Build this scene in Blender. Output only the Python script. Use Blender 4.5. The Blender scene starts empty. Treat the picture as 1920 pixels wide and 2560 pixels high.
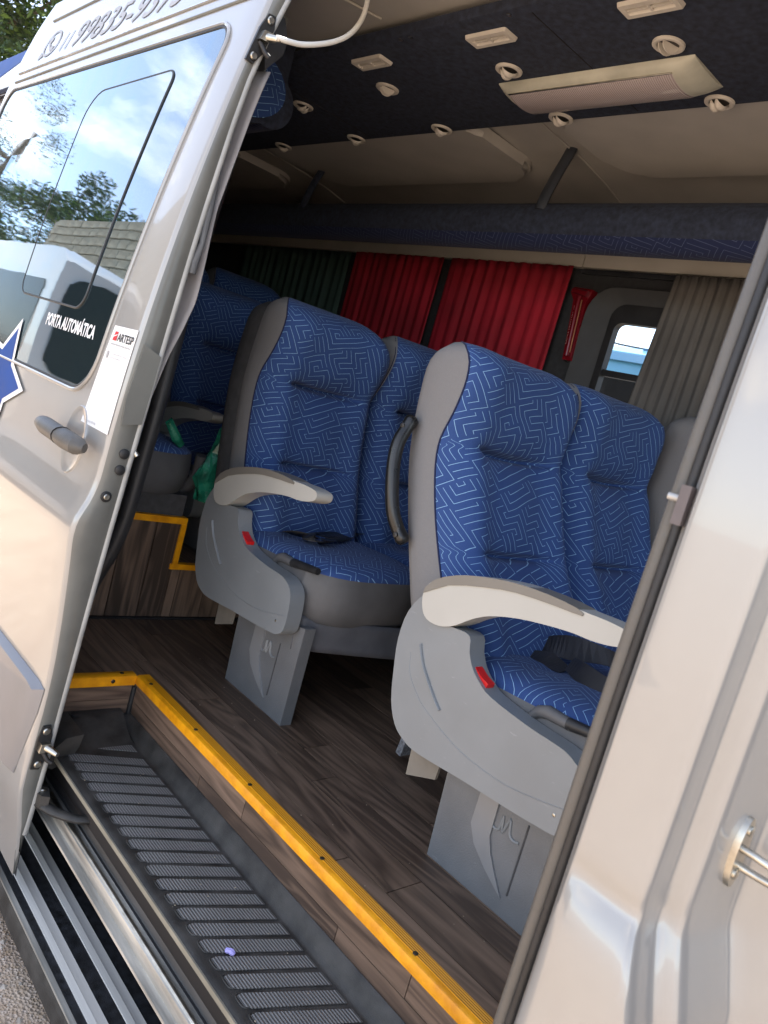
import bpy, bmesh, math, random
from mathutils import Vector, Matrix
random.seed(7)
S = bpy.context.scene
COL = S.collection
rad = math.radians

# ------------------------------------------------------------------ camera, sky, sun, exposure
cam_d = bpy.data.cameras.new("camera"); cam = bpy.data.objects.new("camera", cam_d); COL.objects.link(cam)
cam_d.sensor_width = 36.0; cam_d.lens = 36.0 * 1950 / 2560; cam_d.clip_start = 0.02; cam_d.clip_end = 600
yaw, pitch, roll = rad(136), rad(7.72), rad(15.7)
fw = Vector((math.cos(yaw) * math.cos(pitch), math.sin(yaw) * math.cos(pitch), -math.sin(pitch)))
rt = fw.cross(Vector((0, 0, 1))).normalized(); up = rt.cross(fw)
r2 = rt * math.cos(roll) + up * math.sin(roll); u2 = up * math.cos(roll) - rt * math.sin(roll)
M = Matrix((r2, u2, -fw)).transposed().to_4x4(); M.translation = Vector((0, 0, 0.95))
cam.matrix_world = M
cam_d.dof.use_dof = True; cam_d.dof.focus_distance = 2.0; cam_d.dof.aperture_fstop = 8.0
S.camera = cam

SUN_DIR = Vector((-0.25, 0.28, 0.92)).normalized()      # towards the sun: behind the van, high
W = bpy.data.worlds.new("World"); S.world = W; W.use_nodes = True
nt = W.node_tree; nt.nodes.clear()
def wn(t, **k):
    n = nt.nodes.new(t)
    for a, b in k.items(): setattr(n, a, b)
    return n
sky = wn("ShaderNodeTexSky", sky_type='NISHITA', sun_disc=False)
sky.sun_elevation = math.asin(SUN_DIR.z); sky.sun_rotation = math.atan2(SUN_DIR.x, SUN_DIR.y)
sky.air_density = 0.75; sky.dust_density = 0.2; sky.ozone_density = 3.0
tc = wn("ShaderNodeTexCoord"); mp = wn("ShaderNodeMapping"); mp.inputs['Scale'].default_value = (1, 1, 1.9)
n1 = wn("ShaderNodeTexNoise"); n1.inputs['Scale'].default_value = 1.9; n1.inputs['Detail'].default_value = 9; n1.inputs['Roughness'].default_value = .58
cr = wn("ShaderNodeValToRGB"); cr.color_ramp.elements[0].position = .555; cr.color_ramp.elements[1].position = .66
mx = wn("ShaderNodeMix", data_type='RGBA'); mx.inputs[7].default_value = (6.9, 6.6, 6.2, 1)
bg = wn("ShaderNodeBackground"); bg.inputs['Strength'].default_value = 0.15
ow = wn("ShaderNodeOutputWorld")
L = nt.links.new
L(tc.outputs['Generated'], mp.inputs[0]); L(mp.outputs[0], n1.inputs['Vector']); L(n1.outputs[0], cr.inputs[0])
L(cr.outputs[0], mx.inputs[0]); hs = wn('ShaderNodeHueSaturation'); hs.inputs['Saturation'].default_value = .60; L(sky.outputs[0], hs.inputs['Color']); L(hs.outputs[0], mx.inputs[6]); L(mx.outputs[2], bg.inputs[0]); L(bg.outputs[0], ow.inputs[0])

sun_d = bpy.data.lights.new("sun", 'SUN'); sun = bpy.data.objects.new("sun", sun_d); COL.objects.link(sun)
sun_d.energy = 3.2; sun_d.angle = rad(0.5); sun_d.color = (1, .95, .87)
sun.rotation_euler = SUN_DIR.to_track_quat('Z', 'Y').to_euler(); sun.location = (0, 0, 30)

S.view_settings.view_transform = 'Standard'; S.view_settings.look = 'None'; S.view_settings.gamma = 1
S.view_settings.use_curve_mapping = False; S.view_settings.exposure = 2.05
S.cycles.max_bounces = 10; S.cycles.diffuse_bounces = 4; S.cycles.glossy_bounces = 6
S.cycles.use_denoising = True

# ------------------------------------------------------------------ helpers
def mat(name, col, rough=.5, metal=0., var=.12, vscale=12., bump=0., bscale=80., coat=0., spec=.5, stretch=(1, 1, 1), col2=None, coatr=.03, coords='Object', scuff=0.):
    m = bpy.data.materials.new(name); m.use_nodes = True; t = m.node_tree; b = t.nodes["Principled BSDF"]
    b.inputs['Roughness'].default_value = rough; b.inputs['Metallic'].default_value = metal
    b.inputs['Coat Weight'].default_value = coat; b.inputs['Coat Roughness'].default_value = coatr
    b.inputs['Specular IOR Level'].default_value = spec
    tc = t.nodes.new("ShaderNodeTexCoord"); mp = t.nodes.new("ShaderNodeMapping"); mp.inputs['Scale'].default_value = stretch
    t.links.new(tc.outputs[coords], mp.inputs[0])
    n = t.nodes.new("ShaderNodeTexNoise"); n.inputs['Scale'].default_value = vscale; n.inputs['Detail'].default_value = 6
    t.links.new(mp.outputs[0], n.inputs['Vector'])
    mxn = t.nodes.new("ShaderNodeMix"); mxn.data_type = 'RGBA'
    c2 = col2 or tuple(max(0, c * (1 - 2 * var)) for c in col)
    c1 = tuple(min(1, c * (1 + var)) for c in col) if not col2 else col
    mxn.inputs[6].default_value = (*c2, 1); mxn.inputs[7].default_value = (*c1, 1)
    rp = t.nodes.new("ShaderNodeMapRange"); rp.inputs[1].default_value = .3; rp.inputs[2].default_value = .7
    t.links.new(n.outputs[0], rp.inputs[0]); t.links.new(rp.outputs[0], mxn.inputs[0]); t.links.new(mxn.outputs[2], b.inputs['Base Color'])
    if scuff:
        m3 = t.nodes.new("ShaderNodeMapping"); m3.inputs['Scale'].default_value = (22, 22, 90); m3.inputs['Rotation'].default_value = (.3, .5, .4)
        t.links.new(tc.outputs[coords], m3.inputs[0]); n3 = t.nodes.new("ShaderNodeTexNoise"); n3.inputs['Scale'].default_value = 1.; n3.inputs['Detail'].default_value = 8; n3.inputs['Roughness'].default_value = .75
        t.links.new(m3.outputs[0], n3.inputs['Vector']); r3 = t.nodes.new("ShaderNodeMapRange"); r3.inputs[1].default_value = .63; r3.inputs[2].default_value = .74; r3.inputs[4].default_value = scuff
        t.links.new(n3.outputs[0], r3.inputs[0]); m4 = t.nodes.new("ShaderNodeMix"); m4.data_type = 'RGBA'; t.links.new(r3.outputs[0], m4.inputs[0]); t.links.new(mxn.outputs[2], m4.inputs[6])
        m4.inputs[7].default_value = (*[min(.8, c * 2 + .06) for c in col], 1); t.links.new(m4.outputs[2], b.inputs['Base Color'])
    rr = t.nodes.new("ShaderNodeMapRange"); rr.inputs[3].default_value = max(0, rough - .06); rr.inputs[4].default_value = min(1, rough + .08)
    t.links.new(n.outputs[0], rr.inputs[0]); t.links.new(rr.outputs[0], b.inputs['Roughness'])
    if bump:
        n2 = t.nodes.new("ShaderNodeTexNoise"); n2.inputs['Scale'].default_value = bscale; n2.inputs['Detail'].default_value = 4
        t.links.new(mp.outputs[0], n2.inputs['Vector'])
        bp = t.nodes.new("ShaderNodeBump"); bp.inputs['Strength'].default_value = bump; bp.inputs['Distance'].default_value = .004
        t.links.new(n2.outputs[0], bp.inputs['Height']); t.links.new(bp.outputs[0], b.inputs['Normal'])
    return m

def node_mat(name):
    m = bpy.data.materials.new(name); m.use_nodes = True; t = m.node_tree
    def N(ty, **k):
        n = t.nodes.new(ty)
        for a, b in k.items(): setattr(n, a, b)
        return n
    def MA(op, a, b=None, c=None):
        n = N("ShaderNodeMath", operation=op)
        for i, v in enumerate((a, b, c)):
            if v is None: continue
            if isinstance(v, (int, float)): n.inputs[i].default_value = v
            else: t.links.new(v, n.inputs[i])
        return n.outputs[0]
    return m, t, N, MA, t.nodes["Principled BSDF"]

def fabric_mat(name, base, line, cell=.046, swap=0.):
    m, t, N, MA, b = node_mat(name); l = t.links.new
    uv = N("ShaderNodeUVMap"); 
    nz = N("ShaderNodeTexNoise"); nz.inputs['Scale'].default_value = 7.; nz.inputs['Detail'].default_value = 1
    l(uv.outputs[0], nz.inputs['Vector'])
    sx = N("ShaderNodeSeparateXYZ"); l(uv.outputs[0], sx.inputs[0]); sn = N("ShaderNodeSeparateXYZ"); l(nz.outputs['Color'], sn.inputs[0])
    ux = MA('ADD', sx.outputs[0], MA('MULTIPLY', MA('SUBTRACT', sn.outputs[0], .5), .022)); uy = MA('ADD', sx.outputs[1], MA('MULTIPLY', MA('SUBTRACT', sn.outputs[1], .5), .022))
    a = rad(33)
    px = MA('DIVIDE', MA('ADD', MA('MULTIPLY', ux, math.cos(a)), MA('MULTIPLY', uy, math.sin(a) * 1.0)), cell)
    py = MA('DIVIDE', MA('ADD', MA('MULTIPLY', ux, -math.sin(a) * .55), MA('MULTIPLY', uy, math.cos(a))), cell)
    fx = MA('FRACT', px); fy = MA('FRACT', py)
    cx = N("ShaderNodeCombineXYZ"); l(MA('FLOOR', px), cx.inputs[0]); l(MA('FLOOR', py), cx.inputs[1])
    wn_ = N("ShaderNodeTexWhiteNoise", noise_dimensions='2D'); l(cx.outputs[0], wn_.inputs['Vector'])
    sc = N("ShaderNodeSeparateColor"); l(wn_.outputs['Color'], sc.inputs[0])
    def flip(f, h):
        g = h      # f or 1-f
        return MA('ADD', MA('MULTIPLY', f, MA('SUBTRACT', 1, g)), MA('MULTIPLY', MA('SUBTRACT', 1, f), g))
    
    def par(cell_, h, lim):
        p_ = MA('MODULO', MA('ADD', cell_, 4000.), 2.); r_ = MA('GREATER_THAN', h, lim)
        return MA('ABSOLUTE', MA('SUBTRACT', p_, r_))
    gx = flip(fx, par(MA('FLOOR', px), sc.outputs[0], .72)); gy = flip(fy, par(MA('FLOOR', py), sc.outputs[1], .72))
    mxx = MA('MAXIMUM', gx, gy); mnn = MA('MINIMUM', gx, gy)
    s1 = MA('LESS_THAN', sc.outputs[2], .60); s2 = MA('GREATER_THAN', sc.outputs[2], .80)
    d = MA('ADD', MA('MULTIPLY', mxx, s1), MA('MULTIPLY', MA('SUBTRACT', 1, s1), MA('ADD', MA('MULTIPLY', gx, s2), MA('MULTIPLY', gy, MA('SUBTRACT', 1, s2)))))
    e = MA('ABSOLUTE', MA('SUBTRACT', MA('FRACT', MA('MULTIPLY', d, 3.)), .5))
    mr = N("ShaderNodeMapRange"); mr.inputs[1].default_value = .020; mr.inputs[2].default_value = .050; mr.inputs[3].default_value = 1; mr.inputs[4].default_value = 0
    l(e, mr.inputs[0])
    fine = N("ShaderNodeTexNoise"); fine.inputs['Scale'].default_value = 900.; l(uv.outputs[0], fine.inputs['Vector'])
    big = N("ShaderNodeTexNoise"); big.inputs['Scale'].default_value = 5.; l(uv.outputs[0], big.inputs['Vector'])
    cm = N("ShaderNodeMix", data_type='RGBA'); cm.inputs[6].default_value = (*[c * .8 for c in base], 1); cm.inputs[7].default_value = (*[c * 1.2 for c in base], 1)
    l(fine.outputs[0], cm.inputs[0])
    c2 = N("ShaderNodeMix", data_type='RGBA'); l(cm.outputs[2], c2.inputs[6]); c2.inputs[7].default_value = (*line, 1)
    l(MA('MULTIPLY', mr.outputs[0], MA('ADD', .55, MA('MULTIPLY', big.outputs[0], .6))), c2.inputs[0])
    l(c2.outputs[2], b.inputs['Base Color'])
    b.inputs['Roughness'].default_value = .85; b.inputs['Sheen Weight'].default_value = .06; b.inputs['Specular IOR Level'].default_value = .25
    bp = N("ShaderNodeBump"); bp.inputs['Strength'].default_value = .25; bp.inputs['Distance'].default_value = .002
    l(MA('SUBTRACT', MA('MULTIPLY', fine.outputs[0], .5), mr.outputs[0]), bp.inputs['Height']); l(bp.outputs[0], b.inputs['Normal'])
    return m

def wood_mat(name, dark, light, axis=0):
    m, t, N, MA, b = node_mat(name); l = t.links.new
    tc = N("ShaderNodeTexCoord"); oi = N("ShaderNodeObjectInfo"); mp = N("ShaderNodeMapping")
    sc = [9., 9., 9.]; sc[axis] = .9; mp.inputs['Scale'].default_value = sc
    l(tc.outputs['Object'], mp.inputs[0])
    off = N("ShaderNodeVectorMath", operation='SCALE'); cmb = N("ShaderNodeCombineXYZ")
    for i in range(3): l(oi.outputs['Random'], cmb.inputs[i])
    l(cmb.outputs[0], off.inputs[0]); off.inputs['Scale'].default_value = 37.
    ad = N("ShaderNodeVectorMath", operation='ADD'); l(mp.outputs[0], ad.inputs[0]); l(off.outputs[0], ad.inputs[1])
    n0 = N("ShaderNodeTexNoise"); n0.inputs['Scale'].default_value = 1.1; n0.inputs['Detail'].default_value = 3; n0.inputs['Distortion'].default_value = .6; l(ad.outputs[0], n0.inputs['Vector'])
    ring = MA('ABSOLUTE', MA('SUBTRACT', MA('FRACT', MA('MULTIPLY', n0.outputs[0], 9.)), .5))
    mp2 = N("ShaderNodeMapping"); s2 = [95.] * 3; s2[axis] = 4.; mp2.inputs['Scale'].default_value = s2; l(tc.outputs['Object'], mp2.inputs[0])
    n2 = N("ShaderNodeTexNoise"); n2.inputs['Scale'].default_value = 1.; n2.inputs['Detail'].default_value = 5; l(mp2.outputs[0], n2.inputs['Vector'])
    f = MA('ADD', MA('MULTIPLY', ring, 1.0), MA('ADD', MA('MULTIPLY', n2.outputs[0], .65), MA('MULTIPLY', MA('SUBTRACT', oi.outputs['Random'], .5), .55)))
    rp = N("ShaderNodeValToRGB"); rp.color_ramp.elements[0].position = .25; rp.color_ramp.elements[1].position = 1.0
    rp.color_ramp.elements[0].color = (*dark, 1); rp.color_ramp.elements[1].color = (*light, 1); l(f, rp.inputs[0])
    n3 = N("ShaderNodeTexNoise"); n3.inputs['Scale'].default_value = 3.5; n3.inputs['Detail'].default_value = 5; l(tc.outputs['Object'], n3.inputs['Vector'])
    du = N("ShaderNodeMix", data_type='RGBA'); l(MA('MULTIPLY', MA('GREATER_THAN', n3.outputs[0], .55), .0), du.inputs[0]); l(rp.outputs[0], du.inputs[6]); du.inputs[7].default_value = (.2, .18, .16, 1)
    l(du.outputs[2], b.inputs['Base Color'])
    l(MA('ADD', .38, MA('MULTIPLY', n3.outputs[0], .22)), b.inputs['Roughness'])
    bp = N("ShaderNodeBump"); bp.inputs['Strength'].default_value = .15; bp.inputs['Distance'].default_value = .001; l(f, bp.inputs['Height']); l(bp.outputs[0], b.inputs['Normal'])
    return m

def stripe_mat(name, c1, c2, rough, pitch, axis=0, metal=0., bump=.6, grime=None):
    """fine parallel ridges"""
    m, t, N, MA, b = node_mat(name); l = t.links.new
    tc = N("ShaderNodeTexCoord"); sx = N("ShaderNodeSeparateXYZ"); l(tc.outputs['Object'], sx.inputs[0])
    w = MA('ABSOLUTE', MA('SUBTRACT', MA('MULTIPLY', MA('FRACT', MA('DIVIDE', sx.outputs[axis], pitch)), 2.), 1.))
    n = N("ShaderNodeTexNoise"); n.inputs['Scale'].default_value = 14; n.inputs['Detail'].default_value = 6; l(tc.outputs['Object'], n.inputs['Vector'])
    c = N("ShaderNodeMix", data_type='RGBA'); c.inputs[6].default_value = (*c1, 1); c.inputs[7].default_value = (*c2, 1)
    l(MA('MULTIPLY', w, MA('ADD', .4, n.outputs[0])), c.inputs[0]); l(c.outputs[2], b.inputs['Base Color'])
    b.inputs['Roughness'].default_value = rough; b.inputs['Metallic'].default_value = metal
    bp = N("ShaderNodeBump"); bp.inputs['Strength'].default_value = bump; bp.inputs['Distance'].default_value = .002; l(w, bp.inputs['Height']); l(bp.outputs[0], b.inputs['Normal'])
    return m

def glass_dark_mat(name, tint, refl):
    m, t, N, MA, b = node_mat(name); l = t.links.new
    b.inputs['Base Color'].default_value = (*tint, 1); b.inputs['Roughness'].default_value = .02; b.inputs['IOR'].default_value = 1.52
    b.inputs['Specular IOR Level'].default_value = 1.0
    g = N("ShaderNodeBsdfGlossy"); g.inputs['Roughness'].default_value = .008; g.inputs['Color'].default_value = (.60, .81, 1, 1)  # blue put into the gloss colour so the mirrored sky looks bluer
    tc = N("ShaderNodeTexCoord"); n = N("ShaderNodeTexNoise"); n.inputs['Scale'].default_value = 3.; n.inputs['Detail'].default_value = 1.5; l(tc.outputs['Object'], n.inputs['Vector'])
    bp = N("ShaderNodeBump"); bp.inputs['Strength'].default_value = .06; bp.inputs['Distance'].default_value = .02; l(n.outputs[0], bp.inputs['Height']); l(bp.outputs[0], g.inputs['Normal'])
    fr = N("ShaderNodeFresnel"); fr.inputs['IOR'].default_value = refl
    ms = N("ShaderNodeMixShader"); l(fr.outputs[0], ms.inputs[0]); l(b.outputs[0], ms.inputs[1]); l(g.outputs[0], ms.inputs[2])
    l(ms.outputs[0], t.nodes['Material Output'].inputs[0])
    return m

def obj(name, verts, faces, m=None, parent=None, smooth=False, uv=None, loc=None):
    me = bpy.data.meshes.new(name); me.from_pydata([tuple(v) for v in verts], [], faces); me.update()
    if uv:
        ul = me.uv_layers.new(name="UVMap")
        for lp in me.loops: ul.data[lp.index].uv = uv[lp.vertex_index]
    return link(name, me, m, parent, smooth)

def link(name, me, m=None, parent=None, smooth=False):
    if isinstance(m, (list, tuple)):
        for k in m: me.materials.append(k)
    elif m: me.materials.append(m)
    if smooth:
        for p in me.polygons: p.use_smooth = True
    o = bpy.data.objects.new(name, me); COL.objects.link(o)
    if parent is not None:
        o.parent = parent
        p = parent; off = Vector((0, 0, 0))
        while p: off += p.location; p = p.parent
        o.location = -off          # meshes are written in van coordinates
    return o

def from_bm(name, bm, m=None, parent=None, smooth=False, bevel=0, seg=2, fix=True):
    if bevel: bmesh.ops.bevel(bm, geom=[e for e in bm.edges if len(e.link_faces) == 2 and e.calc_face_angle(0) > .5], offset=bevel, segments=seg, profile=.5, affect='EDGES', clamp_overlap=True)
    if fix: bmesh.ops.recalc_face_normals(bm, faces=bm.faces)
    me = bpy.data.meshes.new(name); bm.to_mesh(me); bm.free()
    o = link(name, me, m, parent, smooth)
    if smooth: autosmooth(me)
    return o

def autosmooth(me, ang=40):
    bm = bmesh.new(); bm.from_mesh(me)
    for e in bm.edges:
        if len(e.link_faces) == 2: e.smooth = e.calc_face_angle(0) < rad(ang)
    bm.to_mesh(me); bm.free()

def bm_box(bm, x0, x1, y0, y1, z0, z1):
    v = [bm.verts.new((x, y, z)) for x in (x0, x1) for y in (y0, y1) for z in (z0, z1)]
    for f in ((0, 1, 3, 2), (4, 6, 7, 5), (0, 4, 5, 1), (2, 3, 7, 6), (0, 2, 6, 4), (1, 5, 7, 3)): bm.faces.new([v[i] for i in f])
    return v

def box(name, x0, x1, y0, y1, z0, z1, m, parent=None, bevel=0, seg=2):
    bm = bmesh.new(); bm_box(bm, min(x0, x1), max(x0, x1), min(y0, y1), max(y0, y1), min(z0, z1), max(z0, z1))
    return from_bm(name, bm, m, parent, bevel > 0, bevel, seg)

AX = {'x': lambda a, p: (a, p[0], p[1]), 'y': lambda a, p: (p[0], a, p[1]), 'z': lambda a, p: (p[0], p[1], a)}
def bm_prism(bm, pts, axis, a0, a1):
    f = AX[axis]
    lo = [bm.verts.new(f(a0, p)) for p in pts]; hi = [bm.verts.new(f(a1, p)) for p in pts]; n = len(pts)
    bm.faces.new(lo); bm.faces.new(hi[::-1])
    for i in range(n): bm.faces.new((lo[i], hi[i], hi[(i + 1) % n], lo[(i + 1) % n]))
def prism(name, pts, axis, a0, a1, m, parent=None, bevel=0, seg=2, smooth=True):
    bm = bmesh.new(); bm_prism(bm, pts, axis, a0, a1)
    return from_bm(name, bm, m, parent, smooth, bevel, seg)

def spline(pts, n=8, closed=False):
    P = [Vector(p) for p in pts]; out = []; N_ = len(P)
    rng = range(N_ if closed else N_ - 1)
    for i in rng:
        if closed: p0, p1, p2, p3 = P[i - 1], P[i], P[(i + 1) % N_], P[(i + 2) % N_]
        else: p0, p1, p2, p3 = P[max(i - 1, 0)], P[i], P[i + 1], P[min(i + 2, N_ - 1)]
        for k in range(n):
            t = k / n
            out.append(.5 * ((2 * p1) + (-p0 + p2) * t + (2 * p0 - 5 * p1 + 4 * p2 - p3) * t * t + (-p0 + 3 * p1 - 3 * p2 + p3) * t ** 3))
    if not closed: out.append(P[-1])
    return out
def bm_tube(bm, pts, r, sides=8, closed=False, flat=1.0, up_=Vector((0, 0, 1))):
    n = len(pts); rings = []
    for i, p in enumerate(pts):
        p = Vector(p)
        if closed: d = Vector(pts[(i + 1) % n]) - Vector(pts[i - 1])
        else: d = Vector(pts[min(i + 1, n - 1)]) - Vector(pts[max(i - 1, 0)])
        d.normalize()
        if i == 0:
            s = d.cross(up_)
            if s.length < .15: s = d.cross(Vector((1, 0, 0)))
        else: s = s - d * s.dot(d)
        s.normalize(); q = s.cross(d).normalized(); rr = r[i] if isinstance(r, (list, tuple)) else r
        rings.append([bm.verts.new(p + s * math.cos(2 * math.pi * k / sides) * rr + q * math.sin(2 * math.pi * k / sides) * rr * flat) for k in range(sides)])
    for i in range(n if closed else n - 1):
        A_, B_ = rings[i], rings[(i + 1) % n]
        for k in range(sides): bm.faces.new((A_[k], A_[(k + 1) % sides], B_[(k + 1) % sides], B_[k]))
    if not closed: bm.faces.new(rings[0][::-1]); bm.faces.new(rings[-1])
def tube(name, pts, r, m, parent=None, sides=10, closed=False, n=0, flat=1.0):
    if n: 
        pts = spline(pts, n, closed)
    bm = bmesh.new(); bm_tube(bm, pts, r, sides, closed, flat)
    return from_bm(name, bm, m, parent, True)
def bm_disc(bm, c, nrm, r, h, sides=14, bev=.25):
    nrm = Vector(nrm).normalized(); a = nrm.orthogonal().normalized(); b = nrm.cross(a); c = Vector(c)
    prof = [(r, 0), (r, h * .6), (r * (1 - bev), h)]
    rings = [[bm.verts.new(c + nrm * q[1] + (a * math.cos(2 * math.pi * k / sides) + b * math.sin(2 * math.pi * k / sides)) * q[0]) for k in range(sides)] for q in prof]
    for A_, B_ in zip(rings, rings[1:]):
        for k in range(sides): bm.faces.new((A_[k], A_[(k + 1) % sides], B_[(k + 1) % sides], B_[k]))
    bm.faces.new(rings[-1])
def disc(name, c, nrm, r, h, m, parent=None, sides=14):
    bm = bmesh.new(); bm_disc(bm, c, nrm, r, h, sides); return from_bm(name, bm, m, parent, True)
def sheet(name, prof, x0, x1, m, parent=None, axis='x', smooth=True, thick=0., nx=1):
    """open profile swept along an axis"""
    f = AX[axis]; v = []; fa = []; n = len(prof)
    for k in range(nx + 1):
        a = x0 + (x1 - x0) * k / nx
        v += [f(a, p) for p in prof]
    for k in range(nx):
        for i in range(n - 1): fa.append((k * n + i, k * n + i + 1, (k + 1) * n + i + 1, (k + 1) * n + i))
    o = obj(name, v, fa, m, parent, smooth)
    if smooth: autosmooth(o.data, 35)
    if thick:
        s = o.modifiers.new("solid", 'SOLIDIFY'); s.thickness = thick; s.offset = 0
    return o
def empty(name, loc, label=None, cat=None, group=None, parent=None):
    o = bpy.data.objects.new(name, None); COL.objects.link(o); o.empty_display_size = .1
    if parent is not None:
        o.parent = parent; p = parent; off = Vector((0, 0, 0))
        while p: off += p.location; p = p.parent
        o.location = Vector(loc) - off
    else: o.location = loc
    if label: tag(o, label, cat, group)
    return o
def tag(o, label, cat, group=None):
    o['label'] = label; o['category'] = cat
    if group: o['group'] = group
    return o
def copy_tree(o, parent=None):
    c = o.copy(); COL.objects.link(c)
    if parent: c.parent = parent
    for ch in list(o.children): copy_tree(ch, c)
    return c
def lerp_tab(tab, z):
    if z <= tab[0][0]: return tab[0][1]
    for (a, fa), (b, fb) in zip(tab, tab[1:]):
        if z <= b:
            t = (z - a) / (b - a); return fa + (fb - fa) * t
    return tab[-1][1]
def smooth_tab(tab, n=6):
    return [(p.x, p.y) for p in spline([(a, b, 0) for a, b in tab], n)]
def text_bm(body, size, shear=0., bold=0., extrude=0.):
    c = bpy.data.curves.new("lettering", 'FONT'); c.body = body; c.size = size; c.shear = shear; c.offset = bold; c.resolution_u = 3
    o = bpy.data.objects.new("lettering", c); COL.objects.link(o)
    dg = bpy.context.evaluated_depsgraph_get(); me = bpy.data.meshes.new_from_object(o.evaluated_get(dg))
    bpy.data.objects.remove(o); bm = bmesh.new(); bm.from_mesh(me); bpy.data.meshes.remove(me); return bm

# ------------------------------------------------------------------ materials
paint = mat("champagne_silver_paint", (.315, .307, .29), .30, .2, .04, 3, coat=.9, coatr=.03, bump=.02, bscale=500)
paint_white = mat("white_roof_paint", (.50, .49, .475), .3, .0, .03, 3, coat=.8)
paint_shaded = mat("shaded_body_paint", (.165, .165, .148), .42, .1, .08, 9, coat=.35, coatr=.12)  # body paint again, darkened: the shade on the jambs is in the colour
rubber = mat("black_rubber", (.018, .018, .019), .5, 0, .2, 20, bump=.15, bscale=120)
rubber_grey = mat("grey_rubber", (.095, .088, .078), .4, 0, .03, 40, bump=.2, bscale=90)
plastic_black = mat("black_step_plastic", (.046, .043, .039), .45, 0, .3, 18, bump=.25, bscale=400, spec=.35, scuff=.35)
plastic_grey = mat("blue_grey_plastic", (.200, .215, .224), .38, 0, .035, 9, bump=.08, bscale=900, spec=.5, scuff=.35)
plastic_ped = mat("pedestal_plastic", (.140, .145, .150), .5, 0, .07, 12, scuff=.5, bump=.3, bscale=350)
plastic_cream = mat("cream_plastic", (.50, .48, .42), .4, 0, .05, 10)
plastic_arm = mat("armrest_plastic", (.44, .43, .39), .36, 0, .02, 8)
plastic_taupe = mat("taupe_armrest_pad", (.19, .175, .15), .42, 0, .03, 10)
plastic_handle = mat("door_handle_plastic", (.10, .094, .085), .5, 0, .12, 30, bump=.2, bscale=600)
vent_mat = mat("beige_vent_plastic", (.62, .57, .49), .45, 0, .05, 20)
vent_dark = mat("vent_throat", (.05, .045, .04), .7)
liner = mat("cream_roof_lining", (.43, .405, .365), .8, 0, .05, 6, bump=.1, bscale=500)
liner_wall = mat("cream_wall_trim", (.58, .54, .46), .65, 0, .04, 5)
duct_mat = mat("navy_duct_carpet", (.026, .033, .056), .95, 0, .25, 60, bump=.5, bscale=900)
carpet_dark = mat("charcoal_trim_carpet", (.035, .037, .04), .9, 0, .15, 50, bump=.4, bscale=700)
grey_knit = mat("grey_side_fabric", (.19, .187, .187), .9, 0, .03, 300, bump=.35, bscale=1500)
grey_vinyl = mat("grey_seat_vinyl", (.105, .105, .108), .55, 0, .12, 10, bump=.2, bscale=500)
flap_vinyl = mat("slate_flap_vinyl", (.085, .088, .10), .5, 0, .12, 14, bump=.25, bscale=600)
dark_shell = mat("dark_back_shell", (.06, .06, .062), .8, 0, .15, 40, bump=.3, bscale=700)
belt_mat = stripe_mat("belt_webbing", (.016, .015, .015), (.032, .030, .030), .32, .0016, 1, bump=.2)
fab = fabric_mat("blue_maze_fabric", (.028, .064, .195), (.28, .48, .69))
fab_shade_and_piping = fabric_mat("shaded_maze_and_piping", (.016, .022, .062), (.10, .13, .20))  # seat fabric with the rack's shade put into its colour; also dark seam piping
red_curtain = mat("red_curtain_cloth", (.36, .007, .022), .8, 0, .15, 5, bump=.3, bscale=400)
grey_curtain = mat("grey_curtain_cloth", (.115, .108, .098), .85, 0, .1, 6, bump=.3, bscale=400)
door_curtain = mat("door_curtain_cloth", (.36, .345, .345), .85, 0, .08, 8, bump=.3, bscale=500)
green_curtain = mat("green_curtain_cloth", (.05, .09, .075), .85, 0, .1, 6, bump=.3, bscale=400)
yellow = mat("yellow_nosing", (.90, .39, .004), .40, 0, .05, 26, bump=.15, bscale=200, col2=(.62, .235, .004))
yellow_rib = stripe_mat("yellow_ribbed_top", (.62, .25, .003), (.88, .37, .004), .45, .0052, 1, bump=.9)
screw_mat = mat("dark_screw", (.09, .08, .07), .4, .9)
steel = mat("zinc_steel", (.56, .53, .46), .3, 1., .15, 40)
alu = mat("brushed_aluminium", (.66, .63, .57), .5, .0, .10, 6, stretch=(.15, 6, 6), bump=.05, bscale=60, spec=.25)
alu_dull = mat("worn_sill_metal", (.48, .46, .41), .38, .45, .38, 5, stretch=(.5, 6, 6), bump=.05, bscale=40)
step_black = mat("black_board_grip", (.016, .017, .02), .6, 0, .5, 60, bump=.3, bscale=300)
grip = stripe_mat("ridged_grip", (.075, .073, .069), (.26, .25, .237), .65, .0065, 1, bump=1.)
wood_x = wood_mat("dark_wood_vinyl", (.068, .044, .030), (.225, .150, .102), 0)
wood_z = wood_mat("riser_wood_vinyl", (.050, .033, .023), (.21, .138, .094), 2)
wood_y = wood_mat("step_riser_wood_vinyl", (.060, .039, .028), (.215, .143, .100), 0)
wood_end = wood_mat("end_riser_wood_vinyl", (.060, .038, .028), (.215, .143, .100), 1)
seam_black = mat("seam_black", (.012, .01, .01), .8)
glass_door = glass_dark_mat("tinted_door_glass", (.010, .018, .018), 1.68)
lamp_lens = None
red_plastic = mat("red_buckle_plastic", (.62, .012, .012), .3, 0, .05)
hammer_red = mat("dark_red_hammer_plastic", (.17, .006, .012), .25, 0, .08, coat=.3)
print_white = mat("white_print", (.8, .8, .8), .5, 0, .02)
print_grey = mat("grey_print", (.36, .36, .365), .5, 0, .04)
print_black = mat("black_print", (.025, .025, .025), .5, 0, .05)
print_red = mat("red_print", (.55, .02, .03), .5, 0, .05)
print_blue = mat("blue_print", (.008, .06, .27), .5, 0, .06, spec=.2)
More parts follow.
